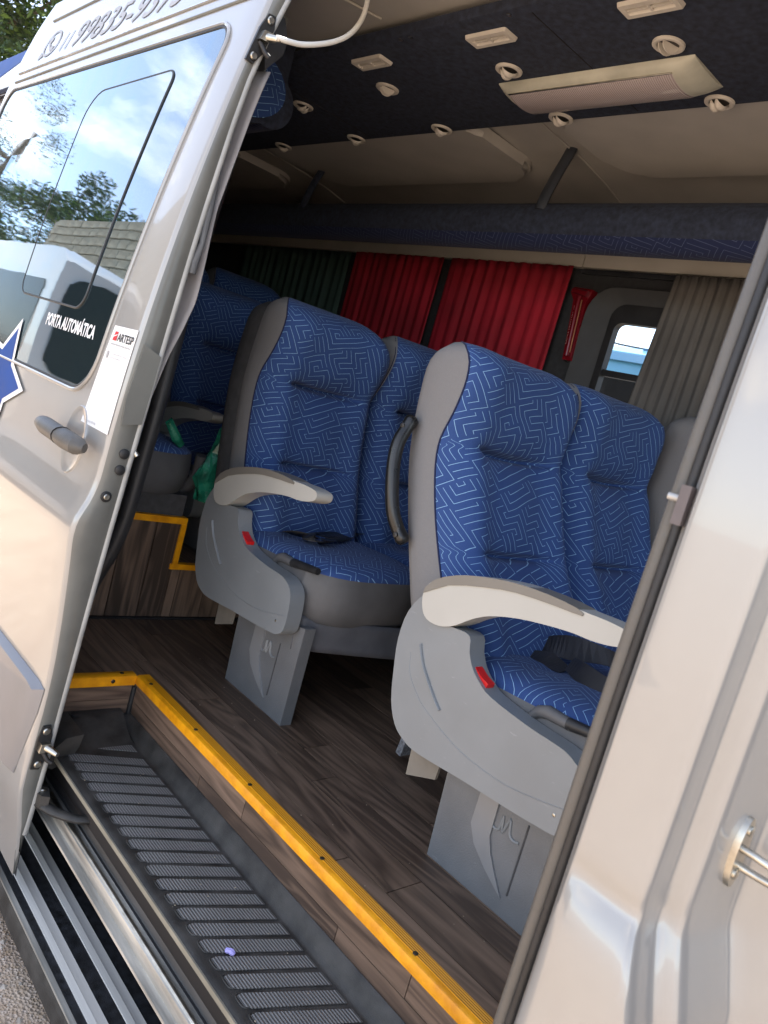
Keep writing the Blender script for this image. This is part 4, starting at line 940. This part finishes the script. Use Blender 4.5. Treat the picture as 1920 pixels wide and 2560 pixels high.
def ribbon(name, pts, w, parent):
    P = spline(pts, 5); v = []; f = []
    for i, p in enumerate(P):
        d = (P[min(i + 1, len(P) - 1)] - P[max(i - 1, 0)]).normalized(); s = d.cross(Vector((0, 0, 1))).normalized()
        tw = .55 * math.sin(i * .35); s = (s * math.cos(tw) + Vector((0, 0, 1)) * math.sin(tw))
        v += [p - s * w, p + s * w]
    for i in range(len(P) - 1): f.append((2 * i, 2 * i + 1, 2 * i + 3, 2 * i + 2))
    o = obj(name, v, f, belt_mat, parent, True); m_ = o.modifiers.new("s", 'SOLIDIFY'); m_.thickness = .0016
    return o
SEAT2 = double_seat("double_seat", "blue patterned double seat with dark grey flap hanging under its cushion, middle of the photo", 0., belts=1, shell_ang=.02)
SEAT1 = double_seat("double_seat", "reclined blue patterned double seat nearest the open doorway, next to the window pillar", rad(13.2), dx=.97, dped=-.05, belts=2, dback=-.02)
# black grab handle on the back of the front seat's near side
tube("grab_handle", [tuple(p) for p in spline([(-1.388, 1.350, .935), (-1.388, 1.338, .905), (-1.386, 1.322, .868), (-1.378, 1.316, .82), (-1.358, 1.316, .755), (-1.338, 1.322, .70), (-1.318, 1.338, .660), (-1.298, 1.348, .636)], 4)], [.010, .017, .0185, .018] + [.0172] * 21 + [.018, .0185, .016, .011], gloss_black, SEAT1, n=0)
for c in ((-1.388, 1.322, .908), (-1.310, 1.322, .652)): disc("handle_screw", c, (0, -1, 0), .007, .003, plastic_black, SEAT1)
SEAT3 = double_seat("double_seat", "shadowed blue double seat on the raised aisle, its armrest showing behind the second row", rad(3), lever=False, emblem=False, belts=0)
SEAT3.location = (-1.9 - 1.03, 1.82 + .24, .06)
SEAT4 = copy_tree(SEAT3); SEAT4.location = (-1.9 - 1.75, 1.82 + .22, .22); SEAT4['label'] = "darkest double seat at the far rear of the van, under the luggage rack"
def single_seat(label, hw, ang):
    T = empty("single_seat", (-1.9, 0, 0), label, "seat")
    (bv, bf, bu), (sv, sf) = BK[hw]; (cv, cf, cu), (kv, kf) = CU[hw]
    obj("backrest_cushion", rot_back(bv, ang, 0), bf, fab, T, True, bu); o = obj("backrest_shell", rot_back(sv, ang, 0), sf, grey_knit, T, True); autosmooth(o.data, 50)
    obj("seat_cushion", cv, cf, fab, T, True, cu); obj("cushion_skirt", kv, kf, grey_vinyl, T, True)
    return T
S5 = single_seat("blue single seat on the raised platform right behind the sliding door", .228, rad(2))
S5.location = (-2.715, 1.165, .150)
box("seat_base", -2.10, -1.60, -.19, .22, .20, .30, dark_shell, None, .02).parent = S5
o = tube("belt_anchor", [(-1.68, .225, .30), (-1.62, .245, .36), (-1.60, .24, .45)], .022, dark_shell, None, n=3); o.parent = S5
o = tube("recline_knob", [(-2.11, .235, .70), (-2.09, .26, .70)], .012, plastic_cream, None); o.parent = S5
for o in S5.children:
    if o.name.startswith(("seat_base", "belt_anchor", "recline_knob")): o.location = (1.9, 0, 0)
S6 = single_seat("grey seat side beside the window, blue top just showing past the front double seat", .15, rad(7))
S6.location = (-1.9 + 1.02, 2.465, .0)

# ------------------------------------------------------------------ curtains
def curtain(name, label, x0, x1, z0, z1, y, m, folds, group=None, slant=0., amp=.010, zb=None):
    nx, nz = folds * 7, 14; v = []; f = []
    ph = [random.uniform(-1.5, 1.5) for _ in range(folds + 2)]; am = [random.uniform(.35, 1.25) for _ in range(folds + 2)]
    for j in range(nz + 1):
        t = j / nz; z = z1 + (z0 - z1) * t
        for i in range(nx + 1):
            s = i / nx; k = s * folds; p = ph[int(k)] * (1 - k % 1) + ph[int(k) + 1] * (k % 1)
            a = amp * (.6 + .4 * t) * (am[int(k)] * (1 - k % 1) + am[int(k) + 1] * (k % 1))
            v.append((x0 + (x1 - x0) * s + slant * t * (s - .5) + .01 * p * t, y + a * math.sin(k * 2 * math.pi + p + .6 * t * p) + .0025 * math.sin(k * 17 + 2 * t) , z))
    for j in range(nz):
        for i in range(nx): q = j * (nx + 1) + i; f.append((q, q + 1, q + nx + 2, q + nx + 1))
    o = obj(name, v, f, m, None, True); s_ = o.modifiers.new("s", 'SOLIDIFY'); s_.thickness = .002
    tag(o, label, "curtain", group); return o
curtain("curtain", "red curtain on the left, beside the dark green curtain", -3.375, -2.715, 1.02, 1.662, 2.560, red_curtain, 11, "red curtains on the far wall")
curtain("curtain", "red curtain on the right, beside the emergency hammer", -2.668, -1.985, 1.02, 1.664, 2.560, red_curtain, 11, "red curtains on the far wall")
curtain("curtain", "grey pleated curtain drawn half across the side window", -1.53, -1.05, .98, 1.655, 2.545, grey_curtain, 13, slant=.06, amp=.013)
curtain("curtain", "dark green curtain in shadow at the rear of the van wall", -4.5, -3.42, 1.02, 1.655, 2.558, green_curtain, 15)

# ------------------------------------------------------------------ emergency hammer
H = empty("emergency_hammer", (-1.90, 2.565, 1.30), "dark red emergency hammer hanging beside the red curtain", "hammer")
hx = lambda z: -1.892 - (z - 1.30) * .10
prism("hammer_holder", [(hx(1.30) - .022, 1.300), (hx(1.30) + .018, 1.300), (hx(1.54) + .030, 1.53), (hx(1.57) + .045, 1.555), (hx(1.58) + .050, 1.580), (hx(1.58) - .040, 1.585), (hx(1.56) - .052, 1.565), (hx(1.54) - .030, 1.535)], 'y', 2.563, 2.600, hammer_red, H, .007, 3)
tube("hammer_handle", [(hx(1.32), 2.556, 1.315), (hx(1.55), 2.556, 1.55)], .011, hammer_red, H); tube("hammer_head", [(hx(1.565) - .035, 2.555, 1.570), (hx(1.565) + .035, 2.555, 1.560)], [.010, .013], hammer_red, H)
tube("hammer_edge", [(hx(1.32) + .013, 2.552, 1.33), (hx(1.54) + .018, 2.552, 1.535)], .0022, mat("brass_edge", (.5, .22, .1), .3, .5), H)
bm = text_bm("EMERGENCIA", .019, 0, .0)
for v_ in bm.verts: t_ = v_.co.x; yv = v_.co.y; v_.co = (hx(1.50 - t_) - .020 + yv * .8, 2.5615, 1.515 - t_ * 1.35)
o = from_bm("hammer_lettering", bm, mat("pale_red_print", (.6, .35, .32), .5), H)
bm = bmesh.new()
for a, b_ in ((1.578, 1.573), (1.570, 1.566), (1.563, 1.561)): 
    vs = [bm.verts.new(p) for p in ((hx(1.57) - .035, 2.5612, b_), (hx(1.57) - .015, 2.5612, b_), (hx(1.57) - .017, 2.5612, a), (hx(1.57) - .033, 2.5612, a))]; bm.faces.new(vs)
from_bm("hammer_emblem", bm, mat("pale_emblem_print", (.6, .4, .35), .5), H)

# ------------------------------------------------------------------ ceiling vents and lamp
ZD = 1.8795
def round_vent(x, y, fins, label, rot):
    T = empty("air_vent", (x, y, ZD), label, "air vent", "round air vents on the ceiling duct")
    bm = bmesh.new(); n = 24; prof = [(.037, .0), (.0365, -.004), (.033, -.0065), (.027, -.006), (.024, -.002), (.023, .004)]
    rings = [[bm.verts.new((x + r_ * math.cos(2 * math.pi * k / n), y + r_ * math.sin(2 * math.pi * k / n), ZD + z)) for k in range(n)] for r_, z in prof]
    for A_, B_ in zip(rings, rings[1:]):
        for k in range(n): bm.faces.new((A_[k], A_[(k + 1) % n], B_[(k + 1) % n], B_[k]))
    from_bm("vent_ring", bm, vent_mat, T, True)
    d = disc("vent_throat", (x, y, ZD - .0005), (0, 0, -1), .024, .001, vent_dark, T)
    c, s = math.cos(rot), math.sin(rot)
    if fins:      # open, thin blades seen edge on
        for o_ in (-.009, .006):
            bm = bmesh.new(); pts = []
            for k in range(9): a = math.pi * k / 8; pts.append((.023 * math.cos(a), -.022 * math.sin(a)))
            lo = [bm.verts.new((x + px * c - (o_) * s, y + px * s + (o_) * c, ZD + pz)) for px, pz in pts]; hi = [bm.verts.new((x + px * c - (o_ + .0025) * s, y + px * s + (o_ + .0025) * c, ZD + pz)) for px, pz in pts]
            bm.faces.new(lo); bm.faces.new(hi[::-1])
            for k in range(9): bm.faces.new((lo[k], hi[k], hi[(k + 1) % 9], lo[(k + 1) % 9]))
            from_bm("vent_blade", bm, vent_mat, T)
    else:
        for o_, rr_, sh in ((-.008, .022, .8), (.009, .020, .7)):
            bm = bmesh.new(); nu, nv = 10, 5; R_ = []
            for i in range(nu + 1):
                a = math.pi * i / nu
                R_.append([bm.verts.new((x + rr_ * math.cos(a) * c - (o_ + .010 * math.cos(b2) * math.sin(a)) * s, y + rr_ * math.cos(a) * s + (o_ + .010 * math.cos(b2) * math.sin(a)) * c, ZD - .024 * math.sin(a) * (.6 + .4 * math.sin(b2)))) for b2 in [math.pi * j / nv for j in range(nv + 1)]])
            for i in range(nu):
                for j in range(nv): bm.faces.new((R_[i][j], R_[i + 1][j], R_[i + 1][j + 1], R_[i][j + 1]))
            bmesh.ops.remove_doubles(bm, verts=bm.verts, dist=1e-5)
            from_bm("vent_blade", bm, vent_mat, T, True)
    return T
round_vent(-1.122, 1.540, True, "open round air vent with two upright blades above the ceiling lamp's right end", rad(70))
round_vent(-1.590, 1.538, False, "round cream air vent just left of the ceiling lamp", rad(60))
round_vent(-2.081, 1.531, True, "open round air vent with two blades right below the leftmost rectangular vent", rad(70))
round_vent(-2.568, 1.552, False, "round air vent half hidden beside the padded rack end", rad(20))
round_vent(-1.124, 1.813, False, "round cream air vent beside the lamp's right corner at the duct's far edge", rad(75))
round_vent(-1.613, 1.816, False, "round cream air vent below the lamp, above the rack bracket", rad(70))
round_vent(-2.108, 1.811, False, "round air vent on the duct's far edge, next one left of the rack bracket", rad(65))
round_vent(-2.584, 1.820, False, "dim round air vent on the far edge, second left of the rack bracket", rad(50))
round_vent(-3.092, 1.823, False, "dim round air vent deep in the shade, third left of the rack bracket", rad(40))
def rect_vent(x, label):
    T = empty("rectangular_vent", (x, 1.388, ZD), label, "air vent", "rectangular air vents on the ceiling duct")
    a = rrect(x - .068, x + .068, 1.362, 1.416, .006, 3); b_ = rrect(x - .055, x + .055, 1.378, 1.402, .004, 3)
    n = len(a); v = [(p[0], p[1], ZD - .0005) for p in a] + [(p[0], p[1], ZD - .009) for p in inset(a, .003)] + [(p[0], p[1], ZD - .009) for p in b_] + [(p[0], p[1], ZD - .001) for p in inset(b_, .003)]
    f = [(k * n + i, k * n + (i + 1) % n, (k + 1) * n + (i + 1) % n, (k + 1) * n + i) for k in range(3) for i in range(n)]
    o = obj("vent_frame", v, f, vent_mat, T, False)
    box("vent_slot", x - .054, x + .054, 1.379, 1.401, ZD - .0015, ZD - .0004, vent_dark, T); box("vent_louvre", x - .054, x + .054, 1.389, 1.393, ZD - .007, ZD - .0015, vent_mat, T, .001, 1); box("vent_divider", x - .003, x + .003, 1.379, 1.401, ZD - .008, ZD - .0015, vent_mat, T, .001, 1)
rect_vent(-1.085, "rectangular cream vent cut by the photo's top edge, above the open round vent")
rect_vent(-1.529, "middle rectangular cream vent, above the round vent beside the lamp")
rect_vent(-1.994, "leftmost rectangular vent on the dark ceiling duct")
LM = empty("ceiling_lamp", (-1.385, 1.67, ZD), "long ceiling lamp with ridged milky lens on the dark duct, switched off", "lamp")
# body: half-round section with tapered ends
v = []; f = []; XS = [(-1.672, .25), (-1.664, .62), (-1.645, .90), (-1.62, 1.0), (-1.14, 1.0), (-1.118, .88), (-1.095, .52), (-1.085, .18)]; nn = 14
for x, k in XS:
    for i in range(nn + 1): a = math.pi * i / nn; v.append((x, 1.670 - .076 * math.cos(a), ZD - .036 * k * math.sin(a) ** .8))
for i in range(len(XS) - 1):
    for j in range(nn): f.append((i * (nn + 1) + j, i * (nn + 1) + j + 1, (i + 1) * (nn + 1) + j + 1, (i + 1) * (nn + 1) + j))
f += [tuple(range(nn + 1)), tuple((len(XS) - 1) * (nn + 1) + j for j in range(nn, -1, -1))]
o = obj("lamp_body", v, f, mat("lamp_body_plastic", (.50, .49, .40), .4), LM, True); autosmooth(o.data, 45)
v = []; f = []
for x, k in ((-1.640, .97), (-1.632, 1.03), (-1.150, 1.03), (-1.142, .97)):
    for i in range(nn + 1): a = math.pi * (.22 + .68 * i / nn); v.append((x, 1.670 - .0765 * k * math.cos(a), ZD - .0372 * k * math.sin(a) ** .8))
for i in range(3):
    for j in range(nn): f.append((i * (nn + 1) + j, i * (nn + 1) + j + 1, (i + 1) * (nn + 1) + j + 1, (i + 1) * (nn + 1) + j))
obj("lamp_lens", v, f, lamp_lens, LM, True)
tube("lens_trim", [(-1.64, 1.670 - .0765 * math.cos(math.pi * .215), ZD - .0385 * math.sin(math.pi * .215) ** .8), (-1.142, 1.670 - .0765 * math.cos(math.pi * .215), ZD - .0385 * math.sin(math.pi * .215) ** .8)], .0022, steel, LM)

# ------------------------------------------------------------------ small loose things
def bag():
    bm = bmesh.new(); pts = [(1.236, .70, 0), (1.26, .685, .01), (1.30, .64, .02), (1.28, .62, .0)]
    n = 9; R_ = []
    rows = [(1.452, .74, .010), (1.455, .70, .022), (1.452, .66, .030), (1.448, .62, .036), (1.440, .575, .048), (1.430, .53, .052), (1.432, .49, .045), (1.430, .45, .030)]
    for y, z, w in rows:
        R_.append([bm.verts.new((-2.38 + w * .8 * math.cos(2 * math.pi * k / 14) + random.uniform(-.008, .008), y + w * math.sin(2 * math.pi * k / 14) + random.uniform(-.008, .008), z + random.uniform(-.008, .008))) for k in range(14)])
    for A_, B_ in zip(R_, R_[1:]):
        for k in range(14): bm.faces.new((A_[k], A_[(k + 1) % 14], B_[(k + 1) % 14], B_[k]))
    bm.faces.new(R_[0]); bm.faces.new(R_[-1][::-1])
    o = from_bm("plastic_bag", bm, bag_mat, None, False)
    return tag(o, "crumpled green plastic bag hanging behind the second double seat", "bag")
bag()
bm = bmesh.new(); R_ = []
for y, z, w in ((1.245, .70, .012), (1.265, .675, .014), (1.285, .65, .016), (1.31, .625, .010)): R_.append([bm.verts.new((-2.40 + w * math.cos(2 * math.pi * k / 8), y + w * .6 * math.sin(2 * math.pi * k / 8) + random.uniform(-.004, .004), z + w * math.sin(2 * math.pi * k / 8))) for k in range(8)])
for A_, B_ in zip(R_, R_[1:]):
    for k in range(8): bm.faces.new((A_[k], A_[(k + 1) % 8], B_[(k + 1) % 8], B_[k]))
o = from_bm("plastic_bag", bm, bag_mat); tag(o, "small tied end of green plastic bag above the rear seat cushion", "bag")
bm = bmesh.new(); bm_tube(bm, spline([(-1.035, .908, TZ + .006), (-1.027, .914, TZ + .008), (-1.018, .918, TZ + .006)], 3), [.004, .0055, .005, .006, .006, .005, .003], 7)
tag(from_bm("paper_scrap", bm, mat("lilac_scrap", (.36, .33, .70), .7), None, True), "tiny lilac paper scrap lying on the ribbed black step", "scrap")
bm = bmesh.new()
for i in range(150):
    if i < 80: x, y, z, sz = random.uniform(-1.75, -.7), random.uniform(.86, 1.04), TZ + .0025, random.choice((.0008, .001, .0014, .002))
    else: x, y, z, sz = random.uniform(-2.3, -.7), random.uniform(1.14, 1.36), .0003, random.choice((.0007, .0009, .0012, .0018))
    vs = [bm.verts.new((x + sz * a * random.uniform(.7, 1.3), y + sz * b2 * random.uniform(.7, 1.3), z + sz * c)) for a, b2, c in ((1, 0, 0), (0, 1, 0), (-1, 0, 0), (0, -1, 0), (0, 0, .8))]
    for k in range(4): bm.faces.new((vs[k], vs[(k + 1) % 4], vs[4]))
o = from_bm("crumbs", bm, mat("sandy_crumbs", (.42, .34, .24), .9, 0, .3, 40)); o['kind'] = 'stuff'
# grey carpet flap under the front seat
fv = [(-1.33 + .02 * t, 1.60 + .02 * k, .02 + .17 * t) for t in (0, .5, 1) for k in (0, 1, 2, 3, 4)]
o = obj("carpet_flap", fv, [(r * 5 + k, r * 5 + k + 1, r * 5 + k + 6, r * 5 + k + 5) for r in (0, 1) for k in range(4)], mat("grey_felt", (.22, .22, .23), .95, 0, .3, 120, bump=.8, bscale=500)); s_ = o.modifiers.new("s", 'SOLIDIFY'); s_.thickness = .02
tag(o, "grey felt flap standing in the dark under the front double seat", "flap")

# ------------------------------------------------------------------ surroundings seen through the windows and in reflections
leaf_mats = [mat("leaf_green", (.055, .105, .025), .6, 0, .5, 1.2), mat("leaf_light", (.12, .19, .035), .6, 0, .4, 1.2), mat("leaf_dark", (.030, .058, .018), .6, 0, .5, 1.2)]
bark = mat("tree_bark", (.16, .12, .085), .9, 0, .3, 6, bump=.5, bscale=20)
def tree(x, y, h, cr, n, label, group, seed, low=.25, leaf=.20, sparse=False):
    rnd = random.Random(seed); T = empty("tree", (x, y, GROUND), label, "tree", group)
    bm = bmesh.new(); top = Vector((x + rnd.uniform(-.4, .4), y + rnd.uniform(-.4, .4), GROUND + h * .8))
    bm_tube(bm, spline([(x, y, GROUND - .1), (x + rnd.uniform(-.2, .2), y, GROUND + h * .35), top], 4), [h * .022 * (1 - .085 * i) for i in range(9)], 8)
    tips = []
    for i in range(9):
        z = GROUND + h * rnd.uniform(.3, .75); a = rnd.uniform(0, 6.28); ln = cr * rnd.uniform(.6, 1.)
        b0 = Vector((x, y, z)); b1 = b0 + Vector((math.cos(a) * ln, math.sin(a) * ln, ln * rnd.uniform(.2, .8))); mid = (b0 + b1) / 2 + Vector((0, 0, -.1 * ln))
        bm_tube(bm, spline([b0, mid, b1], 3), [h * .008 * (1 - .13 * k) for k in range(7)], 5); tips += [b1, mid]
    from_bm("trunk", bm, bark, T, True)
    cl = [(p, cr * rnd.uniform(.28, .5)) for p in tips] + [(Vector((x + rnd.uniform(-1, 1) * cr * .6, y + rnd.uniform(-1, 1) * cr * .6, GROUND + h * rnd.uniform(low, 1))), cr * rnd.uniform(.25, .5)) for _ in range(10)]
    v = []; f = []; mi = []
    for _ in range(n):
        c, r_ = rnd.choice(cl); d = Vector((rnd.gauss(0, 1), rnd.gauss(0, 1), rnd.gauss(0, .8))); d.normalize(); p = c + d * r_ * rnd.random() ** .4
        a = Vector((rnd.gauss(0, 1), rnd.gauss(0, 1), rnd.gauss(0, .6))).normalized() * leaf * rnd.uniform(.6, 1.3); b2 = a.orthogonal().normalized() * leaf * rnd.uniform(.2, .45); k = len(v)
        v += [p - a * .5, p + b2 * .5, p + a * .5, p - b2 * .5]; f.append((k, k + 1, k + 2, k + 3)); mi.append(rnd.choice((0, 0, 1, 2)))
    o = obj("crown", v, f, leaf_mats, T)
    for p, m_ in zip(o.data.polygons, mi): p.material_index = m_
    return T
tree(-13.6, 4.0, 8.5, 2.1, 22000, "leafy bright green tree beyond the van's rear, top left corner", "trees beyond the van", 1, leaf=.13)
tree(-15.8, 3.3, 9.0, 2.0, 22000, "mid green tree between the two others, top left corner", "trees beyond the van", 9, leaf=.14)
tree(-17.5, 5.6, 10, 2.6, 16000, "taller dark tree behind the bright green one, top left corner", "trees beyond the van", 2, leaf=.17)
GR = "trees reflected in the door glass"
tree(-29, -6.2, 6.9, 2.4, 9000, "bushy tree behind the block wall, mirrored at the glass's left", GR, 3, leaf=.20)
tree(-24.5, -6.0, 7.4, 2.2, 9000, "bushy tree behind the block wall, mirrored left of the pane's middle", GR, 4, leaf=.19)
tree(-20.6, -5.8, 6.4, 1.9, 9000, "rounded tree behind the block wall, mirrored in the pane's middle", GR, 5, leaf=.17)
tree(-17.6, -5.6, 5.7, 1.5, 8000, "low tree behind the block wall, mirrored at the glass's right", GR, 6, leaf=.15)
tree(-15.4, -5.5, 5.4, 1.3, 5000, "slender low tree mirrored at the glass's right edge", GR, 8, leaf=.18)
tree(-36.5, -5.6, 14.0, 2.3, 5200, "tall thin tree with bare twigs mirrored at the glass's left edge", GR, 7, leaf=.16)
# block wall
BW = empty("block_wall", (-11, -3.2, GROUND), "bare concrete block wall mirrored in the door glass", "wall")
block_m = mat("concrete_block", (.30, .27, .21), .9, 0, .2, 4, bump=.4, bscale=40); mortar = mat("mortar", (.25, .23, .19), .95)
box("mortar_core", -16.7, -5.0, -3.40, -3.22, GROUND, 3.70, mortar, BW)
bm = bmesh.new(); bm_box(bm, -.195, .195, -.02, .02, -.09, .09); bmesh.ops.bevel(bm, geom=bm.edges[:], offset=.006, segments=1, affect='EDGES'); bme = bpy.data.meshes.new("block"); bm.to_mesh(bme); bm.free(); bme.materials.append(block_m)
cnt = 0
for r_ in range(22):
    for k in range(30):
        x = -16.4 + k * .41 + (.205 if r_ % 2 else 0)
        if x > -5.1 or cnt >= 298 or r_ < 12: continue
        o = bpy.data.objects.new("block", bme); COL.objects.link(o); o.parent = BW; o.location = Vector((x, -3.205 + random.uniform(-.004, .004), GROUND + .12 + r_ * .2)) - BW.location; cnt += 1
# white van parked across the yard
dark_pane = mat("dark_coach_glass", (.012, .013, .015), .12, 0, .1, spec=.15)
def parked_van(name, label, loc, rz, body_m, L_=5.2, Wd=1.9, Ht=2.45, cat="van", extras=None):
    T = empty(name, (0, 0, 0), label, cat)
    side = [(-L_ / 2, .35), (-L_ / 2, Ht - .35), (-L_ / 2 + .12, Ht - .1), (-L_ / 2 + .35, Ht), (L_ / 2 - .5, Ht - .05), (L_ / 2 - .2, Ht - .2), (L_ / 2 - .02, 1.2), (L_ / 2, .8), (L_ / 2, .35)]
    prism("body", side, 'y', -Wd / 2, Wd / 2, body_m, T, .07, 3)
    bm = bmesh.new(); bm_prism(bm, rrect(-Wd / 2 + .12, Wd / 2 - .12, 1.22, Ht - .32, .18, 5), 'x', L_ / 2 - .10, L_ / 2 + .006)
    for v_ in bm.verts: v_.co.x -= .16 * max(0, (v_.co.z - 1.22) / 1.2)
    from_bm('windscreen', bm, dark_pane, T)
    for sy in (-1, 1):
        y = sy * (Wd / 2 + .004)
        for x0, x1 in ((-L_ / 2 + .25, -L_ / 2 + 1.55), (-L_ / 2 + 1.7, -L_ / 2 + 3.0), (-L_ / 2 + 3.12, L_ / 2 - .4)):
            prism("window", rrect(x0, x1, .47 * Ht, .83 * Ht, .14, 4), 'y', y - sy * .01, y + sy * .004, dark_pane, T, 0, smooth=False)
        for x in (-L_ / 2 + .95, L_ / 2 - .9):
            bm = bmesh.new(); bm_disc(bm, (x, sy * (Wd / 2 - .2), .34), (0, sy, 0), .34, .22, 24); from_bm("wheel", bm, rubber, T, True)
    T.location = loc; T.rotation_euler = (0, 0, rz); return T
PV = parked_van("parked_van", "white van parked opposite, mirrored in the sliding door's glass", (-10.6, -2.0, GROUND), rad(1), paint_white, 5.6, 1.9, 2.72)
bl = box("blue_side_graphic", -1.3, -.6, .957, .962, 1.25, 1.62, print_blue, None); bl.parent = PV
# blue coach seen through the far side window
T = empty("coach", (-4.2, 7.9, GROUND), "light blue coach parked beyond the van, seen through its side window", "coach")
cb = mat("light_blue_coach_paint", (.11, .33, .50), .3, 0, .05, 2, coat=.6); cb2 = mat("mid_blue_coach_paint", (.035, .15, .28), .35, 0, .05, 2, coat=.5)
prism("coach_body", [(6.55, -.4), (6.52, 1.2), (6.52, 1.82), (6.60, 2.02), (6.78, 2.10), (8.7, 2.12), (8.95, 1.95), (9.0, -.4)], 'x', -9.0, 1.6, cb, T, .02, 2)
prism("roof_stripe", [(6.512, 1.925), (6.57, 2.005), (6.60, 2.012), (6.55, 1.92)], 'x', -9.0, 1.6, cb2, T, 0)
for k in range(7): box("coach_window", -8.7 + k * 1.45, -7.35 + k * 1.45, 6.505, 6.53, 1.05, 1.78, dark_pane, T, .004, 1)
box("roof_hatch", -4.16, -4.05, 6.75, 6.85, 2.04, 2.11, cb2, T, .01, 1)
for k in range(4):
    x = -7.4 + 2.4 * k; bm = bmesh.new(); bm_disc(bm, (x, 6.7, GROUND + .45), (0, -1, 0), .45, .2, 24); from_bm("wheel", bm, rubber, T, True)
for k, (z0, z1, lb) in enumerate(((2.58, 2.35, 'upper'), (2.36, 2.45, 'lower'))):
    o = tube("overhead_cable", [(-12, 8.2 + .3 * k, z0 + .9), (-4.2, 8.2 + .3 * k, z0), (3, 8.2 + .3 * k, z1 + .9)], .012, rubber, None, n=6); tag(o, lb + " dark overhead cable against the sky above the light blue coach", "cable", "overhead cables beyond the coach")
